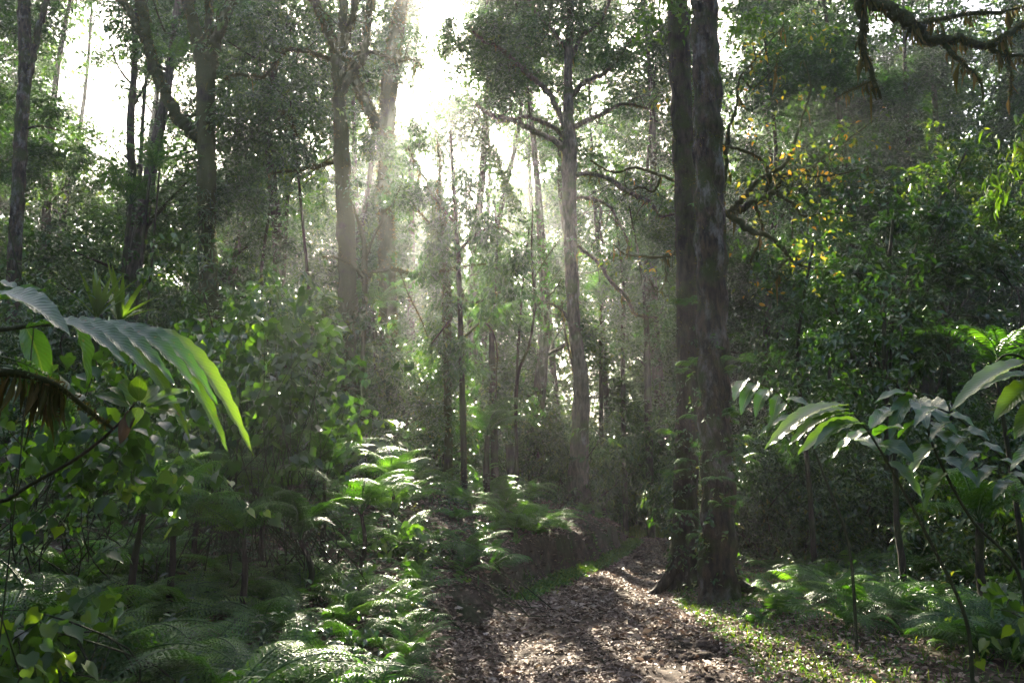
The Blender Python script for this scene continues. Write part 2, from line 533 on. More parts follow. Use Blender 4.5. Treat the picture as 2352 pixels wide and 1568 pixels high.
def px_path(pts, Y, n=None, depth=None):
    """Image polyline (px, py, rpx) at world depth Y (+ per-point depth steps) -> smooth world path and radii."""
    W = []
    rr = []
    for q, p in enumerate(pts):
        y = Y + (0 if depth is None else depth[q])
        w = at(p[0], p[1], y)
        W.append(w); rr.append(p[2] / F * ((w - CAM) @ FWD))
    n = n or max(8, 7 * len(pts))
    path = smooth_path(W, n)
    rad = np.interp(np.linspace(0, len(pts) - 1, n), np.arange(len(pts)), rr)
    return path, rad


def tufts(mb, path, rad, r, per_m=150, ln=0.05, up=0.0, tint0=0.35, hang=0.0, width=0.28):
    """Short moss tufts standing off a limb; HANG > 0 makes trailing strands below it."""
    seg = np.linalg.norm(np.diff(path, axis=0), axis=1)
    s = np.concatenate([[0], np.cumsum(seg)])
    n = int(s[-1] * per_m)
    if n == 0: return mb
    u = r.uniform(0, s[-1], n)
    f1, f2 = r.uniform(0, 6.28, 2)
    u = u[np.sin(u * 6.1 + f1) + np.sin(u * 15.7 + f2) + .6 * r.normal(size=n) > (.5 if hang else -.4)]; n = len(u)
    if n == 0: return mb
    P = np.stack([np.interp(u, s, path[:, k]) for k in range(3)], -1)
    rd = np.interp(u, s, rad)
    tg = norm(np.stack([np.interp(u, s, np.gradient(path[:, k])) for k in range(3)], -1))
    d = norm(np.cross(tg, r.normal(size=(n, 3))))
    if hang > 0:
        d[:, 2] = -np.abs(d[:, 2])
        dd = d * 0.15 + np.array([0, 0, -1.0]) + r.normal(size=(n, 3)) * 0.14
        L = (ln * r.gamma(1.4, 0.6, n) + 0.015) * (1.25 + .75 * np.sin(u * 6.1 + f1))
    else:
        dd = d + r.normal(size=(n, 3)) * 0.5 + np.array([0, 0, up])
        L = ln * r.uniform(0.5, 1.5, n)
    return place(mb, CARD, P + d * rd[:, None] * 0.9, dd, r.normal(size=(n, 3)), L, width if hang == 0 else 0.06, np.clip(tint0 + r.normal(size=n) * 0.25, 0, 1))


# ------------------------------------------------------------------ where foliage shows and where the sun gets through
DENS = np.array([
    [8, 5, 3, 5, 8, 9, 9, 8, 8, 9, 9, 9, 9, 9, 9, 8, 9, 9, 8, 9, 8, 5, 5, 5],
    [8, 4, 1, 4, 8, 9, 9, 9, 7, 9, 9, 9, 9, 8, 9, 9, 9, 7, 9, 9, 9, 9, 9, 9],
    [8, 5, 1, 2, 7, 8, 9, 9, 9, 9, 7, 9, 7, 7, 9, 8, 9, 7, 9, 9, 9, 9, 9, 9],
    [9, 8, 3, 4, 8, 8, 8, 9, 9, 9, 8, 9, 8, 9, 9, 9, 9, 9, 9, 9, 9, 9, 9, 9],
    [9, 9, 7, 7, 9, 9, 6, 8, 9, 9, 8, 7, 5, 8, 9, 9, 9, 9, 9, 9, 9, 9, 9, 9],
    [9, 9, 8, 7, 9, 9, 9, 9, 9, 9, 9, 7, 5, 7, 9, 9, 9, 9, 9, 9, 9, 9, 9, 9],
    [9, 9, 8, 5, 9, 9, 9, 9, 9, 9, 9, 8, 7, 8, 9, 9, 9, 9, 9, 9, 9, 9, 9, 9],
    [9, 9, 9, 9, 9, 9, 9, 9, 9, 9, 9, 9, 7, 8, 9, 9, 9, 9, 9, 9, 9, 9, 9, 9]]) / 9.0
GAPS = [(995, 113, 19), (1040, 190, 26), (965, 255, 26), (1010, 280, 22), (1080, 215, 24), (975, 372, 34), (1235, 225, 34), (1250, 130, 18), (1390, 215, 26), (1370, 250, 22),
        (180, 90, 45), (150, 190, 50), (215, 225, 50), (265, 255, 45), (300, 320, 40), (235, 40, 35), (335, 250, 28), (230, 345, 28), (415, 215, 20),
        (360, 620, 30), (395, 640, 22), (865, 55, 26), (850, 95, 22), (680, 435, 22), (640, 430, 18), (1745, 160, 20), (1860, 100, 14), (2130, 15, 22), (2020, 10, 8), (700, 385, 14)]

S1 = norm(np.cross(SUN, [0, 0, 1])); S2 = np.cross(S1, SUN)
COLS = []
SUNHOLE = 0.26


def column(P, rad, keep=0.1):
    P = np.asarray(P, float)
    COLS.append((P @ S1, P @ S2, P @ SUN, rad, keep))


def showing(P, r, mask=True, gaps=True):
    """Which of the points P carry foliage: thinned where the canopy is open and along the ways the sun gets down."""
    px, py, z = project(P)
    p = np.ones(len(P))
    inside = (z > 0.5) & (px > -60) & (px < 2412) & (py > -80)
    if mask:
        gx = np.clip(px / 98.0 - 0.5, 0, 22.999); gy = np.clip(py / 100.0 - 0.5, 0, 6.999)
        i, j = gx.astype(int), gy.astype(int); a, b = gx - i, gy - j
        d = (DENS[j, i] * (1 - a) + DENS[j, i + 1] * a) * (1 - b) + (DENS[j + 1, i] * (1 - a) + DENS[j + 1, i + 1] * a) * b
        d = np.clip((d - 0.12) / 0.85, 0, 1) ** 1.2 * np.where((px < 860) & (py < 640), .78, 1)
        p = np.where(inside, d, 1.0)
    if mask:
        p = np.where(inside & (px > 1335) & (px < 1545) & (py > 600) & (py < 1130) & (P[:, 1] < 34), p * 0.4, p)
    if gaps:
        for gx, gy, gr in GAPS:
            q = np.hypot(px - gx, py - gy) / (gr * .8)
            p = np.where(inside, p * np.clip((q - 0.75) / 0.6, 0.03, 1), p)
    a, b, c = P @ S1, P @ S2, P @ SUN
    if mask:                                     # broken canopy: patches of it let the sun through
        hole = 0.55 * wob(a * 1.15 + 4, b * 1.3 + 1) + 0.45 * wob(b * 2.9 + 2, a * 2.6) + 0.25 * wob(a * 6.1, b * 5.7)
        p = np.where(hole > SUNHOLE + 0.45 * sm(1500, 1800, px) + 0.42 * sm(36, 31, P[:, 1]), p * 0.08, p)
    return r.uniform(size=len(P)) < p


def sunny(P, r):
    """Leaf by leaf: thinner along the ways the sun gets down."""
    a, b, c = P @ S1, P @ S2, P @ SUN
    p = np.ones(len(P))
    for u, v_, w, rad, keep in COLS:
        q = np.hypot(a - u, b - v_)
        p = np.where((q < rad + 0.13) & (c > w + 0.3), np.minimum(p, keep), p)
    return r.uniform(size=len(P)) < p


def gp(px, py): return ground(px, py)


for q in [(1240, 1545), (1330, 1530), (1430, 1535), (1530, 1545), (1620, 1530), (1710, 1535), (1790, 1550), (1600, 1480), (1680, 1500), (1850, 1560), (1740, 1490), (1330, 1480)]:
    column(gp(*q), 0.46 if q[0] > 1500 else .34, 0.02)
for q in [(1520, 1440), (1560, 1460), (1480, 1390), (1420, 1450), (1500, 1350), (1450, 1300)]:
    column(gp(*q), 0.22, 0.12)
for q in [(820, 1545), (900, 1520), (970, 1540), (760, 1500)]:
    column(gp(*q) + [0, 0, 0.4], 0.28, 0.08)
for (px, py, ya, yb, w) in [(926, 1150, 8, 21, 26), (1085, 960, 10, 22, 11), (1235, 680, 20, 40, 40), (1290, 520, 13, 34, 15), (1335, 660, 14, 30, 18),
                            (1400, 1130, 12, 30, 28), (1480, 1200, 12, 28, 18), (1160, 1080, 10, 21, 10), (690, 760, 9, 19, 10)]:
    for Y in np.arange(ya, yb, 0.5):               # sheets of light, seen edge on
        column(at(px, py, Y), w / F * Y, 0.02)
for (px, py, Y, rad) in [(640, 700, 19, .5), (490, 560, 19, .35)]:
    column(at(px, py, Y), rad, 0.0)
rd = np.random.default_rng(5)
for q in range(46):                                # dapples on the fern beds
    column(gp(rd.uniform(-20, 900), rd.uniform(1400, 1565)) + [0, 0, rd.uniform(.2, .7)], rd.uniform(.12, .36), .08)
for q in range(34):
    column(gp(rd.uniform(1750, 2340), rd.uniform(1330, 1560)) + [0, 0, rd.uniform(.2, .7)], rd.uniform(.12, .34), .1)
for q in range(22):                                # and on the leaves higher up
    column(at(rd.uniform(1780, 2330), rd.uniform(500, 800), 14.5), rd.uniform(.2, .45), .12)
for q in range(18):
    column(at(rd.uniform(0, 850), rd.uniform(640, 1100), rd.uniform(5, 12)), rd.uniform(.12, .28), .25)
for q in range(26):
    column(at(rd.uniform(500, 1500), rd.uniform(350, 1000), rd.uniform(14, 22)), rd.uniform(.15, .35), .2)
for (px, py, Y, rad) in [(1330, 1225, 17, .5), (1240, 1262, 15, .35), (1420, 1215, 20, .5), (1480, 1215, 26, .8), (1440, 900, 33, 1.5), (1450, 650, 33, 1.5), (1130, 1290, 13, .3), (1000, 1250, 12, .3), (800, 1150, 11, .35), (560, 1080, 9, .3), (880, 1420, 9, .25)]:
    column(at(px, py, Y), rad, .08)
column(at(2170, 330, 19), 1.1, .1)
column(at(2310, 450, 16), .8, .1)
column(at(480, 900, 3.6), 0.35, 0.15)
column(at(380, 880, 3.6), 0.30, 0.2)
column(at(280, 900, 3.3), 0.35, 0.2)
column(at(1850, 980, 6), 0.30, 0.15)
column(at(2250, 920, 5.5), 0.35, 0.15)
column(at(2020, 1060, 6), 0.22, 0.2)
for (px, py, Y, rad) in [(1800, 1000, 5.9, .35), (1900, 960, 6, .3), (2050, 960, 6.1, .35), (2120, 1000, 6, .3), (2330, 930, 4.9, .35), (1720, 920, 7.3, .3), (2200, 980, 5.7, .3)]:
    column(at(px, py, Y), rad, .03)
column(at(700, 800, 8), 0.5, 0.25)
column(at(1800, 400, 14), 1.2, 0.25)
column(at(1900, 550, 14), 0.8, 0.25)
column(at(1480, 420, 14), 0.9, 0.25)
column(at(1140, 620, 16), 0.9, 0.25)
column(at(1550, 1180, 12.5), 0.3, 0.1)
column(at(1600, 900, 11.4), 0.2, 0.1)
for py in (200, 400, 600, 800, 1000, 1150, 1280):
    column(at(1590, py, 11.3), .2, .05)
    column(at(1545, py, 12.8), .18, .05)


# ------------------------------------------------------------------ hero trees
def hero_tree(name, Y, trunk, limbs, label, group=None, bark='bark', cat='tree', seed=0, flare=0.5, moss=0, hang=0, trunk_depth=None, roots=(), ln=0.05, twig=None):
    r = np.random.default_rng(seed)
    path, rad = px_path(trunk, Y, n=110, depth=trunk_depth)
    base = path[0].copy()
    gz = float(H(base[0], base[1]))
    if base[2] > gz - 0.1:                        # carry the trunk down into the ground
        ext = np.linspace(0, 1, 14)[:-1, None]
        low = np.array([base[0], base[1], gz - 0.25])
        path = np.concatenate([low + (path[0] - low) * ext, path]); rad = np.concatenate([np.full(13, rad[0]), rad])
    root = empty(name, (path[0][0], path[0][1], gz), label, cat, group)
    hgt = path[:, 2] - gz
    fl = flare * np.exp(-np.maximum(hgt, 0) / 0.45)
    mb = tube(MB(), path, rad, r, 28, 0.10, (fl, int(r.integers(3, 5)), r.uniform(0, 6)))
    for (x, y, z0, rr) in roots:                  # buttress roots: offset to their far end, height on the trunk, radius
        a = np.array([path[0][0], path[0][1], gz])
        pts = [a + [x * .10, y * .10, z0], a + [x * .35, y * .35, z0 * .38], a + [x * .7, y * .7, z0 * .14], a + [x, y, 0.0]]
        for p_ in pts[2:]: p_[2] = H(p_[0], p_[1]) + (0.10 if p_ is pts[2] else -0.03)
        tube(mb, smooth_path(pts, 16), np.linspace(rr, rr * 0.35, 16), r, 10, 0.12)
    to = mb.obj("trunk", M[bark], root)
    if moss:
        under(tufts(MB(), path, rad, r, per_m=moss, ln=ln), "moss_clumps", M['moss'], to, root)
    tips = []
    for lb in limbs:
        pts, dep = lb if isinstance(lb, tuple) else (lb, None)
        p2, r2 = px_path(pts, Y, depth=dep)
        p2 = p2 + r.normal(size=p2.shape) * np.minimum(r2[:, None] * 0.25, 0.02) * (np.arange(len(p2)) > 1)[:, None]
        mb = tube(MB(), p2, r2, r, 9, 0.13)
        if twig: tips.append(twigs_from(mb, p2, r, *twig))
        lo = mb.obj("limb", M[bark], root)
        mm = MB()
        if moss: tufts(mm, p2, r2, r, per_m=moss, ln=ln)
        if hang: tufts(mm, p2, r2, r, per_m=hang * 2, ln=0.075, hang=1, tint0=0.7)
        under(mm, "moss_clumps", M['moss'], lo, root)
    return root, (path, rad), (np.concatenate(tips) if tips else None), r


def under(mb, name, mat, part, root):
    """Link MB as a sub-part of PART (which sits at its thing's origin)."""
    if not mb.v: return
    o = bpy.data.objects.new(name, mb.mesh(name, mat, False, np.array(root.location)))
    C.objects.link(o)
    o.parent = part


def twigs_from(mb, p2, r, n=8, ln=1.0, rad=0.012):
    """Thin side twigs off a limb, added to its mesh; returns points along them."""
    pts = []
    for q in range(n):
        k = int(r.integers(len(p2) // 4, len(p2)))
        d = norm(r.normal(size=3) + [0, 0, 0.25])
        L = ln * r.uniform(0.5, 1.3)
        e = [p2[k], p2[k] + d * L * 0.5 + r.normal(size=3) * 0.08 * L, p2[k] + d * L + r.normal(size=3) * 0.18 * L]
        sp = smooth_path(e, 8)
        tube(mb, sp, np.linspace(rad, rad * 0.3, 8), r, 5, 0.1)
        pts.append(sp[3:])
    return np.concatenate(pts)


def clumps(r, Y, lst, per=1.0, thick=1.0):
    """(px, py, rx, ry) masses at depth Y -> spray centres."""
    out = []
    for (px, py, rx, ry, *o) in lst:
        y = Y + (o[0] if o else 0)
        c = at(px, py, y); k = ((c - CAM) @ FWD) / F
        rad = (rx * k, max(rx, ry) * k * thick, ry * k)
        n = int(per * 130 * rad[0] * rad[2])
        sub = max(3, int(n / 20))
        cc, _ = in_ellipsoid(r, sub, c, rad, 2.0)       # leaf clusters within the mass
        w = r.integers(0, sub, n)
        out.append(cc[w] + r.normal(size=(n, 3)) * np.array([1, 1, 0.7]) * min(rad) * 0.24)
    P = np.concatenate(out)
    return P[showing(P, r, mask=False)]


# forked mossy tree on the left
T, tr_, en, r_ = hero_tree("forked_tree", 19, [(482, 790, 25), (478, 650, 22), (476, 540, 19), (474, 430, 19), (474, 330, 21), (473, 250, 20), (472, 180, 21), (470, 120, 18)],
    [[(456, 318, 13), (432, 292, 14), (410, 272, 14), (383, 222, 13), (362, 178, 12), (349, 137, 11), (335, 92, 10), (318, 62, 9), (294, 24, 8), (266, -20, 7)],
     [(336, 95, 9), (333, 60, 11), (331, 34, 11), (321, 0, 10), (312, -40, 9)],
     [(470, 190, 17), (460, 120, 15), (448, 68, 13), (431, 0, 12), (420, -60, 11)],
     [(474, 190, 15), (484, 140, 15), (494, 105, 14), (510, 51, 12), (534, 0, 11), (556, -60, 10)],
     [(474, 130, 9), (478, 70, 8), (480, 0, 7), (482, -60, 6)]],
    "dark mossy tree forking low, with a bent limb leaning out to the left", bark='bark_moss', seed=11, moss=420, hang=12, ln=0.05, twig=(5, 0.9, 0.02))
P = en
P2 = clumps(r_, 19, [(575, 120, 70, 90), (560, 250, 60, 60), (610, 40, 70, 60), (440, 30, 40, 30, 1), (300, 20, 60, 30, 1)], 0.8)
sprays(MB(), np.concatenate([P2, P[::2]]), r_, 9, 0.5, 0.17, 0.32, OVAL, 0.6, 0.45).obj("crown", M['canopy'], T)

k = np.nonzero(tr_[0][:, 2] < 9)[0]; k = r_.choice(k, 150)
dd = norm(np.stack([r_.normal(size=150), -np.abs(r_.normal(size=150)), 0 * r_.normal(size=150)], -1))
sprays(MB(), tr_[0][k] + dd * (tr_[1][k] * .9)[:, None], r_, 5, .28, .24, .13, STRAP, .6, .5, .4, flat=.3, out=dd).obj("ivy", M['canopy'], T)

# tall tree in the left middle
T, tr_, en, r_ = hero_tree("tall_tree", 18, [(808, 1000, 23), (803, 850, 22), (799, 700, 21), (796, 560, 20), (788, 420, 18), (784, 320, 17), (779, 230, 15)],
    [[(779, 240, 12), (774, 170, 13), (769, 113, 12), (745, 51, 11), (721, 0, 10), (700, -50, 9)],
     [(780, 225, 8), (790, 200, 10), (820, 150, 10), (837, 120, 9), (842, 61, 9), (850, 17, 8), (862, -40, 7)],
     [(780, 200, 10), (783, 113, 11), (789, 0, 10), (792, -60, 8)],
     [(786, 130, 7), (798, 85, 8), (820, 0, 8), (835, -50, 7)],
     [(765, 140, 5), (742, 131, 5), (718, 123, 5), (677, 113, 5), (649, 123, 4.5), (622, 157, 4), (602, 178, 3.5), (547, 171, 3), (513, 181, 2)],
     [(790, 130, 4), (844, 120, 4), (878, 126, 4), (919, 140, 3), (946, 135, 2.5), (975, 160, 1.5)],
     [(770, 370, 4.5), (740, 380, 4.5), (718, 386, 4), (667, 393, 3), (615, 400, 1.5)],
     [(718, 386, 3), (690, 330, 2.5), (664, 270, 2), (640, 250, 1.5)]],
    "tall dark tree with a Y fork high up, left of the hazy veiled trunk", bark='bark_moss', seed=12, moss=320, hang=8, twig=(6, 0.9, 0.016))
P = en
P2 = clumps(r_, 18, [(640, 60, 95, 60, 1.5), (600, 300, 95, 90, 1.5), (690, 250, 65, 80, 1), (560, 390, 70, 60, 1), (690, 330, 50, 60, -.5), (640, 180, 60, 40, 1), (740, 480, 50, 60, 1), (520, 480, 55, 60, 1.5), (640, 520, 90, 60, 1.5)], 0.95)
sprays(MB(), np.concatenate([P2, P[::2]]), r_, 11, 0.5, 0.14, 0.42, CARD, 0.5, 0.40).obj("crown", M['canopy'], T)

# straight tree by the bend of the path
T, tr_, en, r_ = hero_tree("straight_tree", 22, [(1326, 1185, 26), (1328, 1100, 23), (1331, 1030, 20), (1335, 890, 18), (1327, 810, 15), (1319, 750, 14), (1313, 620, 15), (1309, 510, 15.5), (1307, 400, 16.5), (1309, 340, 17), (1307, 300, 13), (1305, 240, 11), (1305, 150, 9.5), (1309, 60, 8), (1312, -40, 6)],
    [[(1298, 318, 5), (1278, 297, 5), (1247, 280, 4.5), (1209, 268, 4), (1185, 273, 3), (1137, 284, 2)],
     [(1300, 350, 8), (1288, 335, 7.5), (1254, 314, 7), (1216, 297, 6.5), (1168, 273, 6), (1127, 263, 5), (1093, 239, 3)],
     [(1303, 310, 6), (1295, 285, 7), (1271, 232, 6.5), (1254, 205, 6), (1213, 171, 5.5), (1185, 144, 5), (1144, 109, 4.5), (1103, 89, 3.5), (1069, 51, 2.5)],
     [(1311, 300, 6), (1349, 277, 6), (1384, 263, 5), (1430, 240, 3.5), (1490, 250, 2)],
     [(1307, 225, 6), (1343, 191, 6), (1384, 171, 5), (1408, 150, 4), (1450, 90, 2.5)],
     [(1306, 145, 5), (1339, 82, 5), (1377, 51, 4), (1397, 10, 3.5), (1410, -40, 3)],
     [(1306, 120, 4), (1270, 70, 4), (1230, 30, 3.5), (1200, -30, 3)],
     ([(1320, 560, 4), (1345, 580, 4), (1373, 602, 4), (1401, 643, 4.2), (1442, 688, 4), (1459, 722, 3), (1510, 729, 2)], [0, -.3, -.6, -1, -1.4, -1.6, -1.8]),
     ([(1314, 470, 4), (1325, 455, 4), (1363, 458, 4), (1380, 485, 3.5), (1377, 520, 3), (1385, 560, 2)], [0, 0, -.4, -.7, -.9, -1]),
     ([(1363, 458, 3.5), (1401, 475, 3.5), (1421, 513, 3), (1435, 534, 2.5), (1450, 580, 1.6)], [-.4, -.7, -1, -1.2, -1.4]),
     ([(1314, 412, 5), (1322, 403, 5), (1349, 398, 4.5), (1390, 407, 4.5), (1425, 427, 5), (1459, 448, 5), (1493, 465, 4), (1517, 496, 3), (1548, 492, 2.5)], [0, 0, -.4, -.8, -1.2, -1.6, -2, -2.3, -2.6]),
     [(1316, 780, 4), (1300, 725, 3.5), (1270, 700, 3), (1225, 690, 1.8)],
     [(1320, 860, 3.5), (1305, 800, 2.5), (1295, 740, 2), (1290, 690, 1)]],
    "straight pale tree on top of the earth bank at the bend of the path", bark='bark_pale', seed=13, moss=160, hang=14, flare=0.6, twig=(7, 1.1, 0.016))
P = en
P2 = clumps(r_, 22, [(1240, 70, 120, 60), (1150, 120, 80, 60), (1180, 200, 50, 50), (1090, 60, 70, 50), (1340, 40, 90, 45), (1350, 130, 55, 35), (1410, 110, 50, 50), (1420, 230, 40, 30), (1130, 250, 40, 30), (1270, 350, 40, 30), (1430, 330, 60, 30, 2), (1180, 330, 50, 40, 1), (1440, 40, 60, 40)], 0.85)
sprays(MB(), np.concatenate([P2, P[::2]]), r_, 12, 0.5, 0.13, 0.45, CARD, 0.4, 0.38).obj("crown", M['canopy'], T)

# twin trunks beside the path
T, tr_, en, r_ = hero_tree("twin_tree", 12.9, [(1573, 1300, 31), (1574, 1200, 28), (1577, 1050, 26), (1579, 900, 25), (1580, 750, 25), (1578, 600, 25), (1574, 450, 24), (1568, 300, 24), (1562, 150, 24), (1556, 0, 23), (1552, -120, 22)], [],
    "rear trunk of the two tall trees beside the path, half hidden by the front one", bark='bark', seed=14, moss=300, flare=0.55, roots=[(-0.62, -0.15, 0.75, 0.12), (0.3, 0.5, 0.5, 0.1)])
TW4 = tr_
P2 = clumps(r_, 12.9, [(1570, 15, 70, 35, -.8), (1500, 60, 45, 40), (1560, -60, 90, 40), (1690, 30, 60, 40, .3)], 1.2)
sprays(MB(), P2, r_, 9, 0.4, 0.11, 0.5, OVAL, 0.4, 0.62).obj("crown", M['broad'], T)
T, tr_, en, r_ = hero_tree("twin_tree", 11.4, [(1652, 1395, 42), (1651, 1300, 40), (1649, 1200, 38), (1646, 1050, 36), (1641, 900, 35), (1635, 700, 34), (1630, 500, 33), (1626, 300, 32), (1622, 150, 30), (1617, 0, 29), (1613, -140, 28)], [],
    "front trunk of the two tall trees beside the path, blotched with white lichen", bark='bark_lichen', seed=15, moss=260, flare=0.45, roots=[(0.72, 0.05, 0.75, 0.11), (-0.32, -0.3, 0.45, 0.10), (0.2, -0.4, 0.4, 0.09)])
HERO5 = tr_
P2 = clumps(r_, 11.4, [(1600, -120, 130, 60), (1700, -60, 80, 40, .5)], 0.8)
sprays(MB(), P2, r_, 9, 0.4, 0.12, 0.5, OVAL, 0.4, 0.55).obj("crown", M['broad'], T)

# tree at the left edge
T, tr_, en, r_ = hero_tree("edge_tree", 20, [(28, 740, 16), (32, 620, 15), (38, 510, 14), (45, 370, 14), (52, 250, 13.5), (58, 130, 13), (55, 20, 13), (54, -80, 12)],
    [[(66, 180, 7), (73, 150, 7), (85, 85, 7), (103, 17, 6.5), (112, -50, 6)], [(50, 300, 3), (90, 290, 2.5), (140, 300, 1.5)]],
    "bare brown trunk at the far left edge with a thinner stem rising beside it", bark='bark_lichen', seed=16, moss=160)
P2 = clumps(r_, 20, [(10, 60, 60, 60, 1), (130, 30, 50, 40, 1), (20, 200, 45, 70, 1.5), (120, 330, 60, 80, 2), (90, 250, 40, 60, 2), (30, 360, 60, 60, 1.5)], 0.9)
sprays(MB(), P2, r_, 11, 0.5, 0.14, 0.42, CARD, 0.4, 0.42).obj("crown", M['canopy'], T)

# slim trunk behind the forked tree
T, tr_, en, r_ = hero_tree("slim_tree", 27, [(292, 700, 10), (294, 600, 10), (303, 420, 10), (300, 330, 9), (301, 256, 8), (308, 171, 7), (311, 85, 6.5), (316, 0, 5.5), (320, -60, 5)], [[(303, 250, 3), (330, 200, 2.5), (352, 150, 2)], [(306, 200, 3), (270, 150, 2), (250, 90, 1.4)]],
    "slim bare trunk against the white sky behind the bent limb", bark='bark', seed=17)
P2 = clumps(r_, 27, [(330, 130, 40, 40), (345, 30, 55, 40), (250, 120, 30, 22), (340, 330, 45, 40), (255, 60, 30, 20)], 0.7)
sprays(MB(), P2, r_, 11, 0.55, 0.16, 0.42, CARD, 0.4, 0.45).obj("crown", M['canopy'], T)

# thick trunk veiled in climbers behind the tall tree
T, tr_, en, r_ = hero_tree("veiled_tree", 24, [(893, 1000, 22), (891, 800, 20), (890, 640, 19), (887, 500, 18), (886, 380, 18), (889, 270, 19), (897, 180, 18), (906, 100, 16), (922, 10, 14), (932, -60, 13)],
    [[(878, 320, 12), (858, 275, 12), (838, 235, 12), (815, 180, 10), (800, 120, 8)]],
    "thick hazy trunk shaggy with climbers, standing left of the sun", bark='bark_moss', seed=18, moss=420, hang=60, ln=0.10)
P2 = clumps(r_, 24, [(895, 150, 26, 60), (890, 260, 28, 50), (905, 60, 50, 35), (950, 60, 60, 40), (888, 560, 28, 60), (890, 420, 30, 60), (1010, 50, 50, 25)], 0.9)
sprays(MB(), P2, r_, 11, 0.5, 0.14, 0.42, CARD, 0.7, 0.35).obj("crown", M['canopy'], T)

# yellowing tree spreading behind the twin trunks
T, tr_, en, r_ = hero_tree("yellowing_tree", 14, [(1640, 1260, 16), (1645, 1100, 15), (1650, 900, 13), (1655, 700, 12), (1656, 560, 12), (1655, 490, 11)],
    [([(1656, 492, 10), (1685, 489, 9), (1726, 468, 7.5), (1767, 451, 6.5), (1787, 424, 5.5), (1805, 400, 4)], [0, .1, .2, .1, 0, 0]),
     ([(1767, 451, 5), (1759, 435, 5), (1767, 407, 5), (1750, 369, 3.5), (1702, 345, 3), (1664, 337, 2.5)], [.1, 0, 0, -.1, -.2, -.2]),
     ([(1765, 407, 5), (1794, 405, 4.5), (1838, 396, 4), (1866, 386, 3.5), (1893, 359, 3), (1941, 325, 2.5), (1990, 290, 1.5)], [0, .1, .3, .4, .5, .7, 1]),
     ([(1672, 492, 7), (1702, 458, 6.5), (1739, 417, 5.5), (1767, 400, 4.5), (1808, 369, 3.5), (1842, 273, 2.5), (1862, 198, 2), (1845, 137, 1.5)], [0, -.2, -.3, -.3, -.2, 0, .2, .4]),
     ([(1675, 494, 8), (1719, 527, 7), (1767, 544, 5.5), (1801, 575, 4.8), (1808, 592, 3.8), (1787, 616, 3.2), (1784, 640, 2.4)], [0, -.3, -.5, -.6, -.6, -.7, -.8]),
     ([(1800, 572, 4), (1821, 599, 3.3), (1856, 614, 2.6), (1907, 616, 1.5)], [-.6, -.6, -.6, -.6]),
     ([(1784, 447, 3.2), (1821, 468, 3), (1845, 496, 2.5), (1900, 490, 2), (1958, 492, 1.2)], [.1, -.2, -.3, -.4, -.5]),
     ([(1838, 396, 3), (1868, 405, 2.5), (1930, 400, 2), (2000, 380, 1.2)], [.3, .2, .2, .4]),
     ([(1672, 300, 4), (1690, 250, 3), (1700, 180, 2.5), (1740, 130, 2), (1800, 60, 1.3)], [0, .1, .2, .3, .5]),
     ([(1656, 480, 7), (1664, 400, 6), (1672, 300, 4.5)], [0, 0.1, 0]),
     ([(1705, 180, 2.2), (1730, 200, 2), (1775, 160, 1.5), (1790, 120, 1)], [.2, .2, .2, .2]),
     ([(1735, 470, 4), (1750, 520, 3.5), (1742, 560, 3), (1725, 600, 2.4), (1735, 640, 1.6)], [.2, .3, .3, .4, .5]),
     ([(1650, 560, 6), (1600, 570, 5), (1554, 578, 4), (1527, 590, 3.5), (1442, 585, 2.5), (1408, 561, 1.5)], [0, .3, .4, .4, .3, .2]),
     ([(1650, 470, 6), (1600, 440, 5), (1551, 417, 4), (1510, 400, 3.5), (1459, 386, 3), (1408, 396, 2.5), (1356, 369, 1.6)], [0, .4, .4, .4, .2, .2, 0]),
     ([(1520, 404, 3), (1500, 440, 2.4), (1470, 430, 2), (1430, 450, 1.3)], [.4, .5, .5, .5]),
     ([(1527, 590, 3), (1530, 640, 2.4), (1510, 670, 2), (1490, 640, 1.3)], [.4, .3, .3, .3])],
    "crooked spreading tree with sparse yellow leaves, its trunk hidden behind the twin trunks", bark='bark_moss', seed=19, moss=340, hang=10, ln=0.015, twig=(12, 0.6, 0.006))
P = en
P2 = clumps(r_, 14, [(1850, 330, 110, 70), (1760, 250, 80, 60), (1900, 420, 90, 50), (1720, 110, 60, 60), (1830, 80, 80, 60), (1940, 330, 60, 50), (1800, 560, 60, 50), (1890, 560, 70, 50), (1450, 370, 60, 35), (1400, 350, 45, 30), (1510, 330, 40, 40), (1460, 480, 60, 60), (1480, 590, 60, 40), (1380, 590, 50, 40), (1500, 240, 50, 60), (1450, 180, 45, 50), (1780, 390, 60, 40), (1700, 290, 45, 50)], 0.42)
sprays(MB(), np.concatenate([P2, P[::3]]), r_, 4, 0.36, 0.105, 0.58, OVAL, 0.5, 0.42, 0.42, flat=.2).obj("crown", M['yellow'], T)

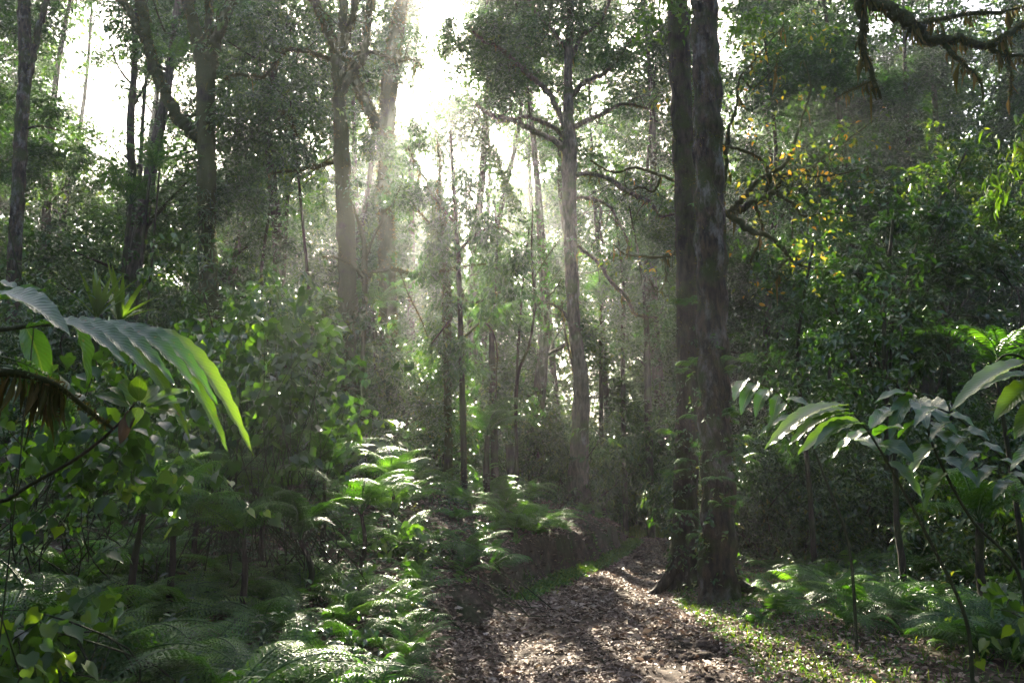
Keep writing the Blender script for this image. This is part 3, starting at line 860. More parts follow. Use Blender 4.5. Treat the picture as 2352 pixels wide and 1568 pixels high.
# mossy boughs overhead at the upper right
T, tr_, en, r_ = hero_tree("overhanging_tree", 10, [(2640, 1330, 50), (2630, 900, 46), (2620, 400, 44), (2610, -100, 40), (2600, -260, 36)],
    [([(2605, -200, 26), (2350, -190, 24), (2120, -120, 20), (2000, -20, 15), (2054, 27, 14), (2095, 58, 14), (2139, 92, 12), (2197, 89, 9.5), (2266, 106, 8), (2307, 82, 7), (2352, 55, 6), (2440, 10, 4)], [0, -.2, -.4, -.5, -.5, -.5, -.4, -.2, 0, .1, .3, .6]),
     ([(2010, -30, 11), (1975, 0, 10.5), (1982, 44, 9.5), (1979, 103, 9), (1996, 154, 6.5), (2009, 191, 5), (2023, 226, 3)], [-.5, -.5, -.4, -.3, -.2, -.2, -.1]),
     ([(2165, 98, 5.5), (2190, 126, 5), (2228, 161, 4), (2252, 191, 3.2), (2259, 228, 2)], [-.3, -.4, -.5, -.5, -.5]),
     ([(2105, 62, 6), (2129, 51, 6), (2180, 41, 5), (2231, 31, 4.4), (2300, 27, 3.5), (2400, 5, 2)], [-.4, -.4, -.2, 0, .2, .6]),
     ([(2266, 106, 5), (2300, 125, 4), (2352, 130, 3), (2420, 150, 2)], [0, .1, .2, .3]),
     ([(2310, 115, 3.2), (2318, 150, 3), (2322, 190, 2), (2318, 230, 1)], [0.1, .1, .1, .1]),
     ([(2005, 185, 2.6), (1960, 205, 2), (1920, 225, 1.2)], [-.2, 0, .1])],
    "thick crooked boughs draped in brown moss, hanging in from above at the upper right", bark='bark_moss', seed=20, moss=500, hang=60, ln=0.03)
P2 = clumps(r_, 10, [(2500, -250, 300, 90), (2250, -220, 200, 60)], 0.35)
sprays(MB(), P2, r_, 10, 0.5, 0.12, 0.45, CARD, 0.4, 0.45).obj("crown", M['canopy'], T)

# sapling and leafy young trees in the centre
T, tr_, en, r_ = hero_tree("sapling", 16.5, [(832, 960, 5), (834, 800, 5), (838, 700, 6), (838, 630, 6), (836, 560, 5), (820, 500, 3), (812, 470, 2)],
    [([(840, 645, 5), (855, 630, 5), (895, 618, 4.5), (946, 628, 4), (1014, 623, 4), (1066, 612, 3), (1117, 606, 1.8)], [0, 0, -.1, -.2, -.3, -.3, -.3]),
     ([(838, 640, 5), (810, 610, 4), (775, 592, 3), (740, 590, 1.5)], [0, -.2, -.4, -.5]),
     ([(838, 600, 4), (860, 540, 3), (900, 470, 2), (925, 420, 1.2)], [0, .1, .2, .2]),
     ([(918, 622, 2), (940, 680, 2), (965, 730, 1.5), (985, 780, 1)], [-.1, -.2, -.2, -.2])],
    "slender sapling with a long wavy branch reaching right in front of the tall tree", bark='bark_moss', seed=21, moss=120)
P2 = clumps(r_, 16.5, [(850, 470, 70, 50), (920, 480, 60, 50), (890, 560, 55, 35), (960, 550, 50, 35), (960, 400, 60, 45), (870, 400, 60, 50), (830, 700, 45, 40, -.3), (870, 650, 40, 30)], 1.6)
sprays(MB(), P2, r_, 10, 0.4, 0.12, 0.42, CARD, 0.6, 0.42).obj("crown", M['canopy'], T)
T, tr_, en, r_ = hero_tree("leafy_tree", 16, [(1066, 1080, 7), (1062, 900, 7), (1058, 760, 6), (1054, 640, 6), (1048, 520, 5), (1040, 400, 4), (1035, 300, 3)],
    [([(1056, 660, 4), (1075, 690, 3.5), (1110, 690, 2.5), (1150, 670, 1.5)], [0, -.1, -.2, -.2]),
     ([(1052, 580, 4), (1090, 540, 3), (1140, 520, 2), (1180, 540, 1.2)], [0, -.2, -.3, -.3]),
     ([(1056, 700, 3), (1030, 740, 2.5), (990, 790, 1.5)], [0, -.2, -.3]),
     ([(1050, 520, 3.5), (1010, 470, 2.5), (980, 430, 1.5)], [0, .1, .2]),
     ([(1060, 780, 3), (1110, 740, 2.6), (1140, 790, 2), (1140, 900, 1.4)], [0, .3, .5, .5])],
    "leafy young tree with drooping sprays right of the light shaft in the centre", bark='bark', seed=22, moss=120)
P2 = clumps(r_, 16, [(1120, 560, 65, 55), (1150, 630, 50, 60), (1080, 500, 55, 45), (1040, 560, 45, 50), (1130, 690, 45, 40), (1050, 690, 30, 60), (1040, 800, 40, 60), (1080, 850, 40, 50), (1000, 620, 40, 50), (1040, 440, 40, 40), (1080, 400, 40, 30), (1180, 590, 35, 40)], 1.7)
sprays(MB(), P2, r_, 9, 0.4, 0.135, 0.40, OVAL, 0.8, 0.36, flat=.3, thin=False).obj("crown", M['canopy'], T)
T, tr_, en, r_ = hero_tree("vine_draped_tree", 17.5, [(1030, 1020, 9), (1028, 860, 9), (1026, 720, 10), (1025, 620, 10), (1020, 540, 8), (1012, 470, 6), (1004, 420, 4)],
    [([(1012, 470, 4), (970, 400, 3), (930, 330, 2)], None), ([(1008, 440, 4), (1010, 360, 3), (1000, 300, 1.5)], None), ([(1022, 560, 4), (990, 520, 3), (950, 470, 2)], None)],
    "trunk draped in dead brown climbers beside the leafy young tree", bark='bark_moss', seed=23, moss=140, hang=30, ln=.06)
k = r_.choice(np.nonzero(tr_[0][:, 2] > 3)[0], 40)
sprays(MB(), tr_[0][k] + r_.normal(size=(40, 3)) * .12, r_, 8, .45, .13, .3, OVAL, 1.0, .35, thin=False).obj("ivy", M['shrub'], T)
P2 = clumps(r_, 17.5, [(930, 300, 70, 40), (980, 285, 50, 30), (900, 350, 60, 40), (1010, 480, 40, 40), (860, 310, 50, 40), (930, 440, 60, 40), (1015, 560, 40, 60), (1010, 660, 35, 60), (1020, 760, 35, 60), (1040, 900, 40, 70)], 1.6)
sprays(MB(), P2, r_, 10, 0.4, 0.13, 0.40, CARD, 0.6, 0.40, thin=False).obj("crown", M['canopy'], T)
T, tr_, en, r_ = hero_tree("bent_sapling", 18, [(1185, 960, 3.5), (1190, 860, 3.5), (1216, 790, 3), (1228, 705, 2.8), (1223, 620, 2.4), (1221, 560, 2), (1224, 480, 1.4)],
    [([(1226, 640, 1.8), (1250, 600, 1.6), (1285, 550, 1)], None), ([(1226, 710, 1.8), (1270, 670, 1.4), (1290, 640, 1)], None)],
    "thin bent sapling leaning across the bright mist left of the straight tree", bark='bark', seed=24)
P2 = clumps(r_, 18, [(1215, 470, 30, 30), (1270, 560, 25, 20)], 0.25)
sprays(MB(), P2, r_, 6, 0.4, 0.10, 0.4, CARD, 0.6, 0.5).obj("crown", M['canopy'], T)

# right-hand trees with dense crowns
def bushy(name, Y, px, py_base, masses, label, seed, leaf=0.12, per=1.0, stems=3, mat='shrub', rpx=7, group=None, pat=OVAL, cat='tree', tint=.4):
    r = np.random.default_rng(seed)
    b = at(px, py_base, Y); b[2] = float(H(b[0], b[1]))
    root = empty(name, b, label, cat, group)
    cen = [at(m_[0], m_[1], Y + (m_[4] if len(m_) > 4 else 0)) for m_ in masses]
    top = np.mean(cen, 0)
    hub = b + (top - b) * 0.55; hub[:2] = b[:2] + (top[:2] - b[:2]) * 0.25
    sp = smooth_path([b - [0, 0, .2], b + (hub - b) * .5 + r.normal(size=3) * .08, hub], 18)
    R0 = rpx / F * Y
    tube(MB(), sp, np.linspace(R0 * 1.2, R0 * .8, 18), r, 10, 0.1).obj("trunk", M['bark'], root)
    for c in cen:
        L = np.linalg.norm(c - hub)
        k1 = hub + (c - hub) * .4 + r.normal(size=3) * .14 * L + [0, 0, -.08 * L]
        sp = smooth_path([hub - [0, 0, r.uniform(0, .3)], k1, hub + (c - hub) * .75 + r.normal(size=3) * .08 * L, c], 16)
        mb = tube(MB(), sp, np.linspace(R0 * .45, 0.008, 16), r, 7, 0.1)
        for q in range(4):
            k = int(r.integers(6, 15)); e = sp[k] + norm(r.normal(size=3) + [0, 0, .2]) * L * r.uniform(.2, .4)
            tube(mb, smooth_path([sp[k], (sp[k] + e) / 2 + r.normal(size=3) * .04, e], 7), np.linspace(.010, .003, 7), r, 5, .1)
        mb.obj("limb", M['bark'], root)
    P = clumps(r, Y, masses, per)
    sprays(MB(), P, r, 10, 0.36, leaf, 0.46, pat, 0.35, tint, flat=0.75).obj("crown", M[mat], root)
    return root


bushy("glossy_tree", 14.5, 2030, 1090, [(1900, 640, 85, 55), (2000, 590, 90, 50), (2110, 540, 80, 55), (2200, 620, 95, 60), (2090, 680, 110, 60), (1960, 730, 85, 60), (2220, 720, 90, 50), (2290, 600, 60, 50), (1890, 770, 60, 50), (2080, 790, 90, 50), (2020, 520, 50, 30), (2160, 500, 40, 30)],
      "wide spreading tree with small glossy leaves catching the light, right of the twin trunks", 31, 0.15, 1.9, 2)
bushy("rounded_tree", 19, 2130, 1000, [(2170, 370, 90, 60), (2110, 400, 60, 55), (2240, 380, 70, 55), (2180, 310, 55, 35), (2150, 450, 90, 45), (2260, 430, 60, 40), (2080, 440, 45, 45)],
      "dome crowned dense tree in front of the hillside, below the mossy boughs", 32, 0.15, 1.5, 2, pat=CARD, mat='canopy', tint=.72)
bushy("rounded_tree", 16, 2330, 1000, [(2330, 460, 70, 55), (2300, 510, 60, 50), (2370, 540, 70, 80), (2290, 570, 50, 40)],
      "dense leafy tree cut off by the right edge, below the bright bamboo leaves", 33, 0.14, 1.4, 2, pat=CARD, mat='canopy', tint=.72)

# ------------------------------------------------------------------ the forest behind
def forest_tree(x, y, h, seed, label, group, leaf=0.2, n=1500, low=2.0, mat='canopy', lean=0.0, tone=.42):
    r = np.random.default_rng(seed)
    z0 = float(H(x, y))
    root = empty("forest_tree", (x, y, z0), label, "tree", group)
    top = np.array([x + r.normal() * 0.6 + lean, y + r.normal() * 0.6, z0 + h])
    b = np.array([x, y, z0 - 0.2])
    tp = smooth_path([b, b + (top - b) * .35 + r.normal(size=3) * [.3, .3, 0], b + (top - b) * .7 + r.normal(size=3) * [.4, .4, 0], top], 26)
    tr = np.linspace(1, 0.15, 26) * r.uniform(0.16, 0.30)
    tube(MB(), tp, tr, r, 10, 0.1, (0.5 * np.exp(-np.linspace(0, h, 26) / .6), 3, 1.0)).obj("trunk", M['bark'] if seed % 3 else M['bark_pale'], root)
    cents = []
    nb = int(h / 2.0) + 4
    for q in range(nb):
        f = low / h + (1 - low / h) * (q + .5) / nb
        k = min(int(f * 25), 24)
        d = norm(np.array([r.normal(), r.normal(), 0.35]))
        L = r.uniform(1.4, 3.2) * (1.15 - 0.5 * f)
        e = tp[k] + d * L
        sp = smooth_path([tp[k], tp[k] + d * L * .5 + r.normal(size=3) * .2, e], 10)
        if sunny(sp[3:], r).sum() > 5: tube(MB(), sp, np.linspace(tr[k] * .45, 0.012, 10), r, 6, 0.1).obj("limb", M['bark'], root)
        cents.append((e, r.uniform(0.9, 1.7)))
        cents.append((tp[k] + d * L * .5 + r.normal(size=3) * .5, r.uniform(0.8, 1.4)))
    per = n // len(cents)
    P, tc = [], []
    for c, s in cents:
        sub = 8
        cc, _ = in_ellipsoid(r, sub, c, (s * 1.25, s * 1.25, s * .8), 2.2)
        w = r.integers(0, sub, per)
        P.append(cc[w] + r.normal(size=(per, 3)) * s * .22)
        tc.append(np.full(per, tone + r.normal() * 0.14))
    P = np.concatenate(P); tc = np.concatenate(tc)
    k = showing(P, r) & (P[:, 2] > H(P[:, 0], P[:, 1]) + 0.2)
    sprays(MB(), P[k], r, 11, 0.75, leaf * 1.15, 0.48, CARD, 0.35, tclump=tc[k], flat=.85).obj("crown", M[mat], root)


sd = 100
rb = np.random.default_rng(55)
for (Y, dx, h0, leaf, n) in [(25.5, 4.6, 17.5, 0.16, 2200), (30, 4.6, 21.5, 0.18, 2500), (36, 4.6, 23, 0.21, 2400), (43, 5.0, 27, 0.25, 2400)]:
    half = 0.70 * Y
    for x in np.arange(-half, half + .1, dx):
        xx = x + rb.normal() * 0.8; yy = Y + rb.normal() * 1.3
        if abs(xx - path_c(yy)) < 1.8 and yy < 33: xx = path_c(yy) + math.copysign(2.6, xx - path_c(yy))
        px, py, _ = project(np.array([xx, yy, 5.0]))
        if 880 < px < 1030 and yy < 33: xx += (-1.0 if px < 950 else 1.0) * 90 / F * yy      # nothing stands right under the sun
        px, py, _ = project(np.array([xx, yy, 5.0]))
        sd += 1
        if Y < 26 and px > 1900: continue                 # the slope opens here
        if px < 800:
            lb, g = "hazy broadleaf tree in the wood behind the left slope, against the white sky", "trees behind the left slope"
        elif px < 1560:
            lb, g = "misty tree deep in the wood behind the bend of the path, below the sun", "trees in the mist behind the bend"
        else:
            lb, g = "dark dense tree on the hillside behind the twin trunks and the boughs", "trees on the right hillside"
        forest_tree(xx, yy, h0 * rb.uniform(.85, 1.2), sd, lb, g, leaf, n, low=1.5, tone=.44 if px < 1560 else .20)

# unseen trees added round the viewpoint to block sky light from behind
first = None
for q, (x, y) in enumerate([(-9, -6), (8, -7), (0.5, -12), (-5, -10), (5, -11), (-16, -7), (16, -6), (-11, -13), (11, -14), (-20, 3), (19, 4), (-3, -17), (4, -18), (-20, 9), (20, 9.5)]):
    if q < 3:
        forest_tree(x, y, 15 + q, 300 + q, "unseen broad tree behind the viewpoint, added to shut out the light from there", "unseen trees round the viewpoint", .30, 3400, low=0.8)
        first = (first or []) + [bpy.data.objects[[o.name for o in C.objects if o.name.startswith("forest_tree")][-1]]]
    else:
        copy_tree(first[q % 3], (x, y, float(H(x, y))), q * 1.3, 1.0)

# the far wood that closes every view
r = np.random.default_rng(77)
mb = MB()
n = 42000
th = r.uniform(-0.72, 0.72, n); dist = r.uniform(50, 72, n)
x = dist * np.sin(th); y = dist * np.cos(th)
z = H(x, y) + r.uniform(0, 1, n) ** 0.8 * (24 + 9 * np.sin(x * .35) + 5 * np.sin(x * .9 + 1))
P = np.stack([x, y, z], -1)
low_ = P[:, 2] < 0.42 * P[:, 1]
k = showing(P, r) | (low_ & showing(P, r, mask=False))
P = P[k]; low_ = low_[k]                     # too low to stand in the sun's way
sprays(mb, P[low_], r, 9, 1.3, 0.42, 0.55, CARD, 0.4, 0.4, 0.35, thin=False)
sprays(mb, P[~low_], r, 9, 1.3, 0.42, 0.55, CARD, 0.4, 0.4, 0.35).obj("distant_forest", M['canopy'])
tag(bpy.data.objects["distant_forest"], "far wood seen as one pale mass through the mist", "forest", kind="stuff")

# ------------------------------------------------------------------ understorey shrubs
def shrub_proto(seed, h, n, leaf, pat, mat, tint, wr=.45):
    r = np.random.default_rng(seed)
    root = empty("shrub", (0, 0, 0), "x", "shrub")
    mb = MB(); P = []
    for q in range(5):
        d = norm(np.array([r.normal(), r.normal(), 1.6])) * h * r.uniform(.7, 1.05)
        sp = smooth_path([[0, 0, -.15], d * .4 + r.normal(size=3) * .08 * h, d * .75 + r.normal(size=3) * .1 * h, d], 14)
        tube(mb, sp, np.linspace(.022, .006, 14), r, 6, .1)
        for w in range(5):
            k = r.integers(4, 14); e = sp[k] + norm(r.normal(size=3) + [0, 0, .1]) * h * .28 * r.uniform(.5, 1.2)
            s2 = smooth_path([sp[k], (sp[k] + e) / 2 + r.normal(size=3) * .03 * h, e], 6)
            tube(mb, s2, np.linspace(.008, .003, 6), r, 5, .1)
            P.append(e + r.normal(size=(n // 25, 3)) * h * .09)
    mb.obj("stems", M['bark'], root)
    P = np.concatenate(P); P = P[P[:, 2] > 0.05]
    sprays(MB(), P, r, 10, .36, leaf, wr, pat, .45, tint, .35, flat=.7, thin=False).obj("foliage", M[mat], root)
    return root


protos = [shrub_proto(201, 2.4, 380, .12, OVAL, 'shrub', .4), shrub_proto(202, 1.7, 320, .10, OVAL, 'shrub', .5), shrub_proto(203, 3.2, 480, .13, OVAL, 'canopy', .45),
          shrub_proto(204, 1.3, 240, .11, OVAL, 'shrub', .55, .6), shrub_proto(205, 2.7, 420, .17, STRAP, 'canopy', .5, .22), shrub_proto(206, 1.9, 260, .16, OVAL, 'canopy', .6, .42)]
used = set()


def put(ps, x, y, label, group, sc=1.0, rz=0.0):
    z = float(H(x, y)) - 0.03
    p = ps
    if p.name in used:
        return copy_tree(p, (x, y, z), rz, sc, label, group)
    used.add(p.name)
    p.location = (x, y, z); p.rotation_euler = (0, 0, rz); p.scale = (sc,) * 3
    p["label"] = label; p["group"] = group
    return p


KEEPOUT = [(1255, 1390, 21.5, 1190), (1520, 1730, 12.5, 1400), (1380, 1560, 25, 1300)]   # px range, depth: trunks and path end stay in view


def clear_of_view(x, y, h, w):
    px, py, _ = project(np.array([x, y, float(H(x, y)) + h]))
    hw = w / y * F
    for a, b, d, _ in KEEPOUT:
        if y < d and px + hw > a and px - hw < b: return False
    return True


r = np.random.default_rng(88)
cnt = 0
for (ya, yb, nn) in [(10.5, 14, 34), (14, 18, 70), (18, 23, 84), (23, 29, 66)]:
    for q in range(nn):
        y = r.uniform(ya, yb); x = r.uniform(-0.66 * y - .5, 0.66 * y + .5)
        c, w = path_c(y), path_w(y)
        dl, dr = c - w - x, x - c - w
        if -0.2 < dl + 0 and dl < 1.3: continue
        if dl < 0 and dr < (1.6 if y > 12 else 3.2): continue
        if y < 13 and dl > 0 and dl < 3.5: continue
        k = int(r.integers(0, 6))
        sc = r.uniform(.65, 1.15) * (0.75 if y < 14 else 1)
        if not clear_of_view(x, y, 1.5, 0.8): continue
        if y > 12 and not sunny(np.array([[x, y, float(H(x, y)) + h_] for h_ in (.6, .9, 1.2, 1.5, 1.8)]), r).all(): continue
        if dl > 0:
            lb, g = "leafy shrub in the dim undergrowth of the left slope, above the ferns", "shrubs on the left slope"
        else:
            lb, g = "leafy shrub in the shade under the trees to the right of the path", "shrubs right of the path"
        put(protos[k], x, y, lb, g, sc, r.uniform(0, 6.28)); cnt += 1
for q in range(26):
    y = r.uniform(28, 33); x = r.uniform(2, 8)
    lb, g = "pale misty shrub where the path disappears behind the bank", "shrubs beyond the bend"
    if q < 14: put(protos[q % 6], x + (-4 if q % 2 else 3), y, lb, g, r.uniform(.7, 1.2), r.uniform(0, 6.28))

for q in range(44):
    y = r.uniform(31, 43); x = r.uniform(-2, 9)
    put(protos[q % 6], x, y, "pale misty shrub where the path disappears behind the bank", "shrubs beyond the bend", r.uniform(.9, 1.6), r.uniform(0, 6.28))

# ------------------------------------------------------------------ ferns
def frond_mesh(name, seed, L, W, npin, nsub, arch=1.0, mat='fern', broad=.30):
    """One frond, base at the origin, growing along +Y and arching over."""
    r = np.random.default_rng(seed)
    mb = MB()
    m = 24
    ang = R(62) - arch * R(95) * np.linspace(0, 1, m) ** 1.1
    st = L / m
    pts = np.concatenate([[[0, 0, 0]], np.cumsum(np.stack([0.04 * np.sin(np.linspace(0, 3, m) + seed) * st * 8, np.cos(ang) * st, np.sin(ang) * st], -1), 0)])
    tube(mb, pts, np.linspace(.006, .0015, m + 1) * (L / .8), r, 5, .05, tint=.15)
    s = np.linspace(0, 1, m + 1)
    tp = np.linspace(.16, .995, npin)
    prof = W * np.sin(np.pi * np.clip(tp * .90 + .10, 0, 1) ** .62) ** .8 + .01
    tn = norm(np.gradient(pts, axis=0))
    for sg in (-1, 1):
        b = np.stack([np.interp(tp, s, pts[:, k]) for k in range(3)], -1)
        T = norm(np.stack([np.interp(tp, s, tn[:, k]) for k in range(3)], -1))
        X = np.tile([1.0, 0, 0], (npin, 1)) * sg
        N = np.cross(np.tile([1.0, 0, 0], (npin, 1)), T)
        d = norm(X + T * .38 - N * .10 + r.normal(size=(npin, 3)) * .05)
        ln = prof * r.uniform(.9, 1.08, npin)
        tint = np.clip(.5 + r.normal(size=npin) * .10, 0, 1)
        if nsub == 0:
            place(mb, STRAP, b, d, N + r.normal(size=(npin, 3)) * .12, ln, broad, tint)
        else:
            u = (np.arange(nsub) + .6) / (nsub + .3)
            for s2 in (-1, 1):
                q = b[:, None] + d[:, None] * (ln[:, None, None] * u[None, :, None]) - N[:, None] * (ln[:, None, None] * .22 * (u ** 2)[None, :, None])
                side = np.cross(N, d) * s2
                dd = side[:, None] * .9 + d[:, None] * .55 - N[:, None] * .15 + r.normal(size=(npin, nsub, 3)) * .06
                l2 = ln[:, None] * .21 * (1 - u[None, :] ** 1.6 * .82) * np.ones_like(u)[None]
                place(mb, CARD, q.reshape(-1, 3), dd.reshape(-1, 3), np.repeat(N, nsub, 0) + r.normal(size=(npin * nsub, 3)) * .1, l2.ravel(), .62, np.repeat(tint, nsub))
    return mb.mesh(name, M[mat], True)


FR = [frond_mesh("frond_a", 1, .9, .20, 22, 7, .95), frond_mesh("frond_b", 2, .75, .15, 20, 0, 1.05, broad=.17), frond_mesh("frond_c", 3, 1.05, .24, 24, 7, 1.15), frond_mesh("frond_d", 4, .6, .10, 22, 0, .9, broad=.2), frond_mesh("frond_e", 5, .95, .14, 32, 0, 1.0, broad=.13)]


def fern(x, y, label, group, r, sc=1.0, kinds=(0, 1, 2), n=None, z=None, tilt=None, name="fern"):
    z = float(H(x, y)) if z is None else z
    root = empty(name, (x, y, z), label, "fern", group)
    n = n or int(r.integers(6, 10))
    a0 = r.uniform(0, 6.28)
    for q in range(n):
        o = bpy.data.objects.new("frond", FR[int(r.choice(kinds))])
        C.objects.link(o); o.parent = root
        o.rotation_euler = (R(r.uniform(-18, 22)), R(r.normal() * 9), a0 + q * 6.283 / n + r.normal() * .25)
        k = sc * r.uniform(.75, 1.15); o.scale = (k, k, k)
    return root


def plain_fern_proto(seed, kinds, n):
    """The same fern as one mesh, for the ferns further off."""
    r = np.random.default_rng(seed)
    mb = MB()
    vs = []
    for q in range(n):
        me = FR[int(r.choice(kinds))]
        v = np.empty(len(me.vertices) * 3, np.float32); me.vertices.foreach_get("co", v); v = v.reshape(-1, 3)
        m = Matrix.Rotation(q * 6.283 / n + r.normal() * .25, 3, 'Z') @ Matrix.Rotation(R(r.normal() * 9), 3, 'Y') @ Matrix.Rotation(R(r.uniform(-18, 22)), 3, 'X')
        v = v @ np.array(m).T * r.uniform(.75, 1.15)
        tri = [list(p.vertices) for p in me.polygons]
        t = np.empty(len(me.polygons), np.float32); me.attributes["tint"].data.foreach_get("value", t)
        base = mb.n
        first = True
        for kk in (3, 4, 5):
            ix = [j for j, p in enumerate(tri) if len(p) == kk]
            if not ix: continue
            ff = np.array([tri[j] for j in ix])
            if first: mb.add(v, ff, t[ix]); first = False
            else: mb.f.append(ff + base); mb.t.append(t[ix])
    return mb.mesh("fern_plant", M['fern'])


FP = [plain_fern_proto(1, (0, 1), 7), plain_fern_proto(2, (2, 0), 8), plain_fern_proto(3, (1, 3), 9), plain_fern_proto(4, (3, 4), 8)]


def far_fern(x, y, label, group, r, sc=1.0, kinds=(0, 1, 2, 3)):
    o = bpy.data.objects.new("fern", FP[int(r.choice(kinds))])
    C.objects.link(o)
    o.location = (x, y, float(H(x, y))); o.rotation_euler = (0, 0, r.uniform(0, 6.28)); o.scale = (sc,) * 3
    return tag(o, label, "fern", group)


r = np.random.default_rng(99)
A = ("green arching fern in the thick bed at the lower left, beside the path", "ferns at the lower left")
B = ("feathery fern on the shaded left slope between the shrubs", "ferns on the left slope")
D = ("feathery fern in the fern bed to the right of the twin trunks", "ferns right of the path")
E = ("small fern along the top of the cut earth bank", "ferns on the bank")
# near bed, lower left
for q in range(26):
    y = r.uniform(4.2, 5.9); x = -r.uniform(.95, .66 * y)
    fern(x, y, *A, r, r.uniform(.75, 1.1), (0, 1, 2, 1))
for (px, py, s_) in [(60, 1500, 1.25), (250, 1480, 1.1), (420, 1440, 1.15), (-60, 1420, 1.2), (560, 1400, 1.1), (160, 1390, 1.15), (330, 1350, 1.1), (700, 1400, .9)]:
    p = ground(px, py); fern(p[0], p[1], "tall dark fern arching at the edge of the dark hollow on the left", "tall ferns by the dark hollow", r, s_, (0, 2, 4))
n = 0
for q in range(400):
    px, py = r.uniform(-60, 980), r.uniform(1330, 1640)
    p = ground(px, min(py, 1600)) if py < 1600 else ground(px, 1600) + [0, -0.6 * r.uniform(), 0]
    c, w = path_c(p[1]), path_w(p[1])
    if c - w - p[0] < 0.35: continue
    if r.uniform() > .28: continue
    fern(p[0], p[1], *A, r, r.uniform(.55, .95), (0, 1, 2, 0, 3)); n += 1
    if n >= 62: break
for q in range(34):
    y = r.uniform(8.2, 12); x = path_c(y) - path_w(y) - r.uniform(.45, 5.0)
    fern(x, y, *B, r, r.uniform(.6, 1.0), (0, 1, 2, 4))
for q in range(72):
    y = r.uniform(11, 21); x = path_c(y) - path_w(y) - .4 - 7 * r.uniform() ** 1.5
    if 1240 < project(np.array([x, y, 1.0]))[0] < 1400 and y > 17: continue
    far_fern(x, y, *B, r, r.uniform(.7, 1.25))
for q in range(26):
    y = r.uniform(12.5, 23.5); x = path_c(y) - path_w(y) - r.uniform(.45, 1.1)
    far_fern(x, y, *E, r, r.uniform(.35, .6))
n = 0
for q in range(300):
    px, py = r.uniform(1760, 2420), r.uniform(1300, 1600)
    p = ground(px, py)
    if p[0] - path_c(p[1]) - path_w(p[1]) < 1.0 + (p[1] < 8) * 0.8: continue
    if 1560 < px < 1760: continue
    if r.uniform() > .35: continue
    fern(p[0], p[1], *D, r, r.uniform(.6, 1.0), (0, 1, 2)); n += 1
    if n >= 46: break
for q in range(44):
    y = r.uniform(11, 20); x = path_c(y) + path_w(y) + 1.3 + 7 * r.uniform() ** 1.2
    if not clear_of_view(x, y, .4, .4): continue
    far_fern(x, y, *D, r, r.uniform(.6, 1.1))
for (px, py, s) in [(1790, 1420, .8), (1560, 1310, .5), (1720, 1370, .55), (1580, 1400, .35), (1745, 1440, .5)]:
    p = ground(px, py); fern(p[0], p[1], "fern at the foot of the twin trunks beside the path", "ferns at the foot of the twin trunks", r, s, (0, 1))
for (px, py, s, lb) in [(940, 1520, .62, "sunlit fern glowing pale green at the edge of the path, lowest in the picture"), (820, 1500, .7, "bright fern with curled tips just left of the sunlit one"), (1990, 1330 + 110, .95, "broad pale fern frond clump alone in the dark gap under the right ginger plants")]:
    p = ground(px, py); fern(p[0], p[1], lb, None, r, s, (0, 1, 2))

# tree ferns and palms in the middle distance
def frond_tuft(name, cat, px, py, Y, L, n, label, stem_to=None, kinds=4, mat='fern', up=0, seed=0, group=None, trunk_r=.05):
    r = np.random.default_rng(seed)
    c = at(px, py, Y)
    g = np.array([c[0] + (0 if stem_to is None else stem_to), Y, 0.0]); g[2] = float(H(g[0], g[1]))
    root = empty(name, g, label, cat, group)
    sp = smooth_path([g - [0, 0, .1], g + (c - g) * .5 + [r.normal() * .08, 0, 0], c], 20)
    tube(MB(), sp, np.linspace(trunk_r * 1.2, trunk_r * .7, 20), r, 9, .12).obj("trunk", M['bark'], root)
    for q in range(n):
        o = bpy.data.objects.new("frond", FR[kinds] if isinstance(kinds, int) else FR[int(r.choice(kinds))])
        C.objects.link(o); o.parent = root
        o.location = Vector(c - g)
        o.rotation_euler = (R(r.uniform(-12, 30) + up), R(r.normal() * 8), q * 6.283 / n + r.normal() * .25)
        k = L / .95 * r.uniform(.8, 1.2); o.scale = (k * 1.1, k, k)
    return root


frond_tuft("palm", "palm", 345, 400, 17, 1.25, 8, "young palm with one upright bright frond, in front of the slim trunk", .12, 4, up=14, seed=41, trunk_r=.04)
frond_tuft("palm", "palm", 385, 150, 20.5, 1.5, 9, "dark climbing palm with drooping fronds under the bent limb of the forked tree", 0, 4, up=-12, seed=42, trunk_r=.03)
frond_tuft("tree_fern", "tree fern", 1130, 765, 20, 1.5, 10, "tree fern with a spreading crown in the mist left of the straight tree", .1, (2, 0), seed=43, trunk_r=.08)
frond_tuft("tree_fern", "tree fern", 860, 715, 21, 1.6, 9, "tree fern behind the wavy sapling branch, left of the light shaft", 0, (2, 0), seed=44, trunk_r=.08)
frond_tuft("tree_fern", "tree fern", 300, 470, 22, 1.8, 9, "tree fern with wide pale fronds left of the forked tree", 0, (2, 0), seed=45, trunk_r=.08)
frond_tuft("tree_fern", "tree fern", 1890, 585, 24, 1.9, 10, "pale tree fern behind the yellow leaves", 0, (2, 0), seed=46, trunk_r=.08)
frond_tuft("tree_fern", "tree fern", 1790, 600, 26, 1.9, 9, "pale tree fern close behind the front twin trunk, at the height of the yellow leaves", 0, (2, 0), seed=47, trunk_r=.08)
frond_tuft("tree_fern", "tree fern", 1120, 1000, 17, 1.2, 9, "low tree fern arching over the slope left of the straight tree", 0, (2, 0), seed=48, trunk_r=.07)
frond_tuft("tree_fern", "tree fern", 700, 1000, 13, 1.1, 9, "dark low tree fern on the slope in front of the tall tree", 0, (2, 0), seed=49, trunk_r=.07)
frond_tuft("tree_fern", "tree fern", 520, 1110, 9.5, 1.0, 8, "dark fern with wide lacy fronds arching right, below the left ginger leaves", 0, (2, 0), seed=50, trunk_r=.05)
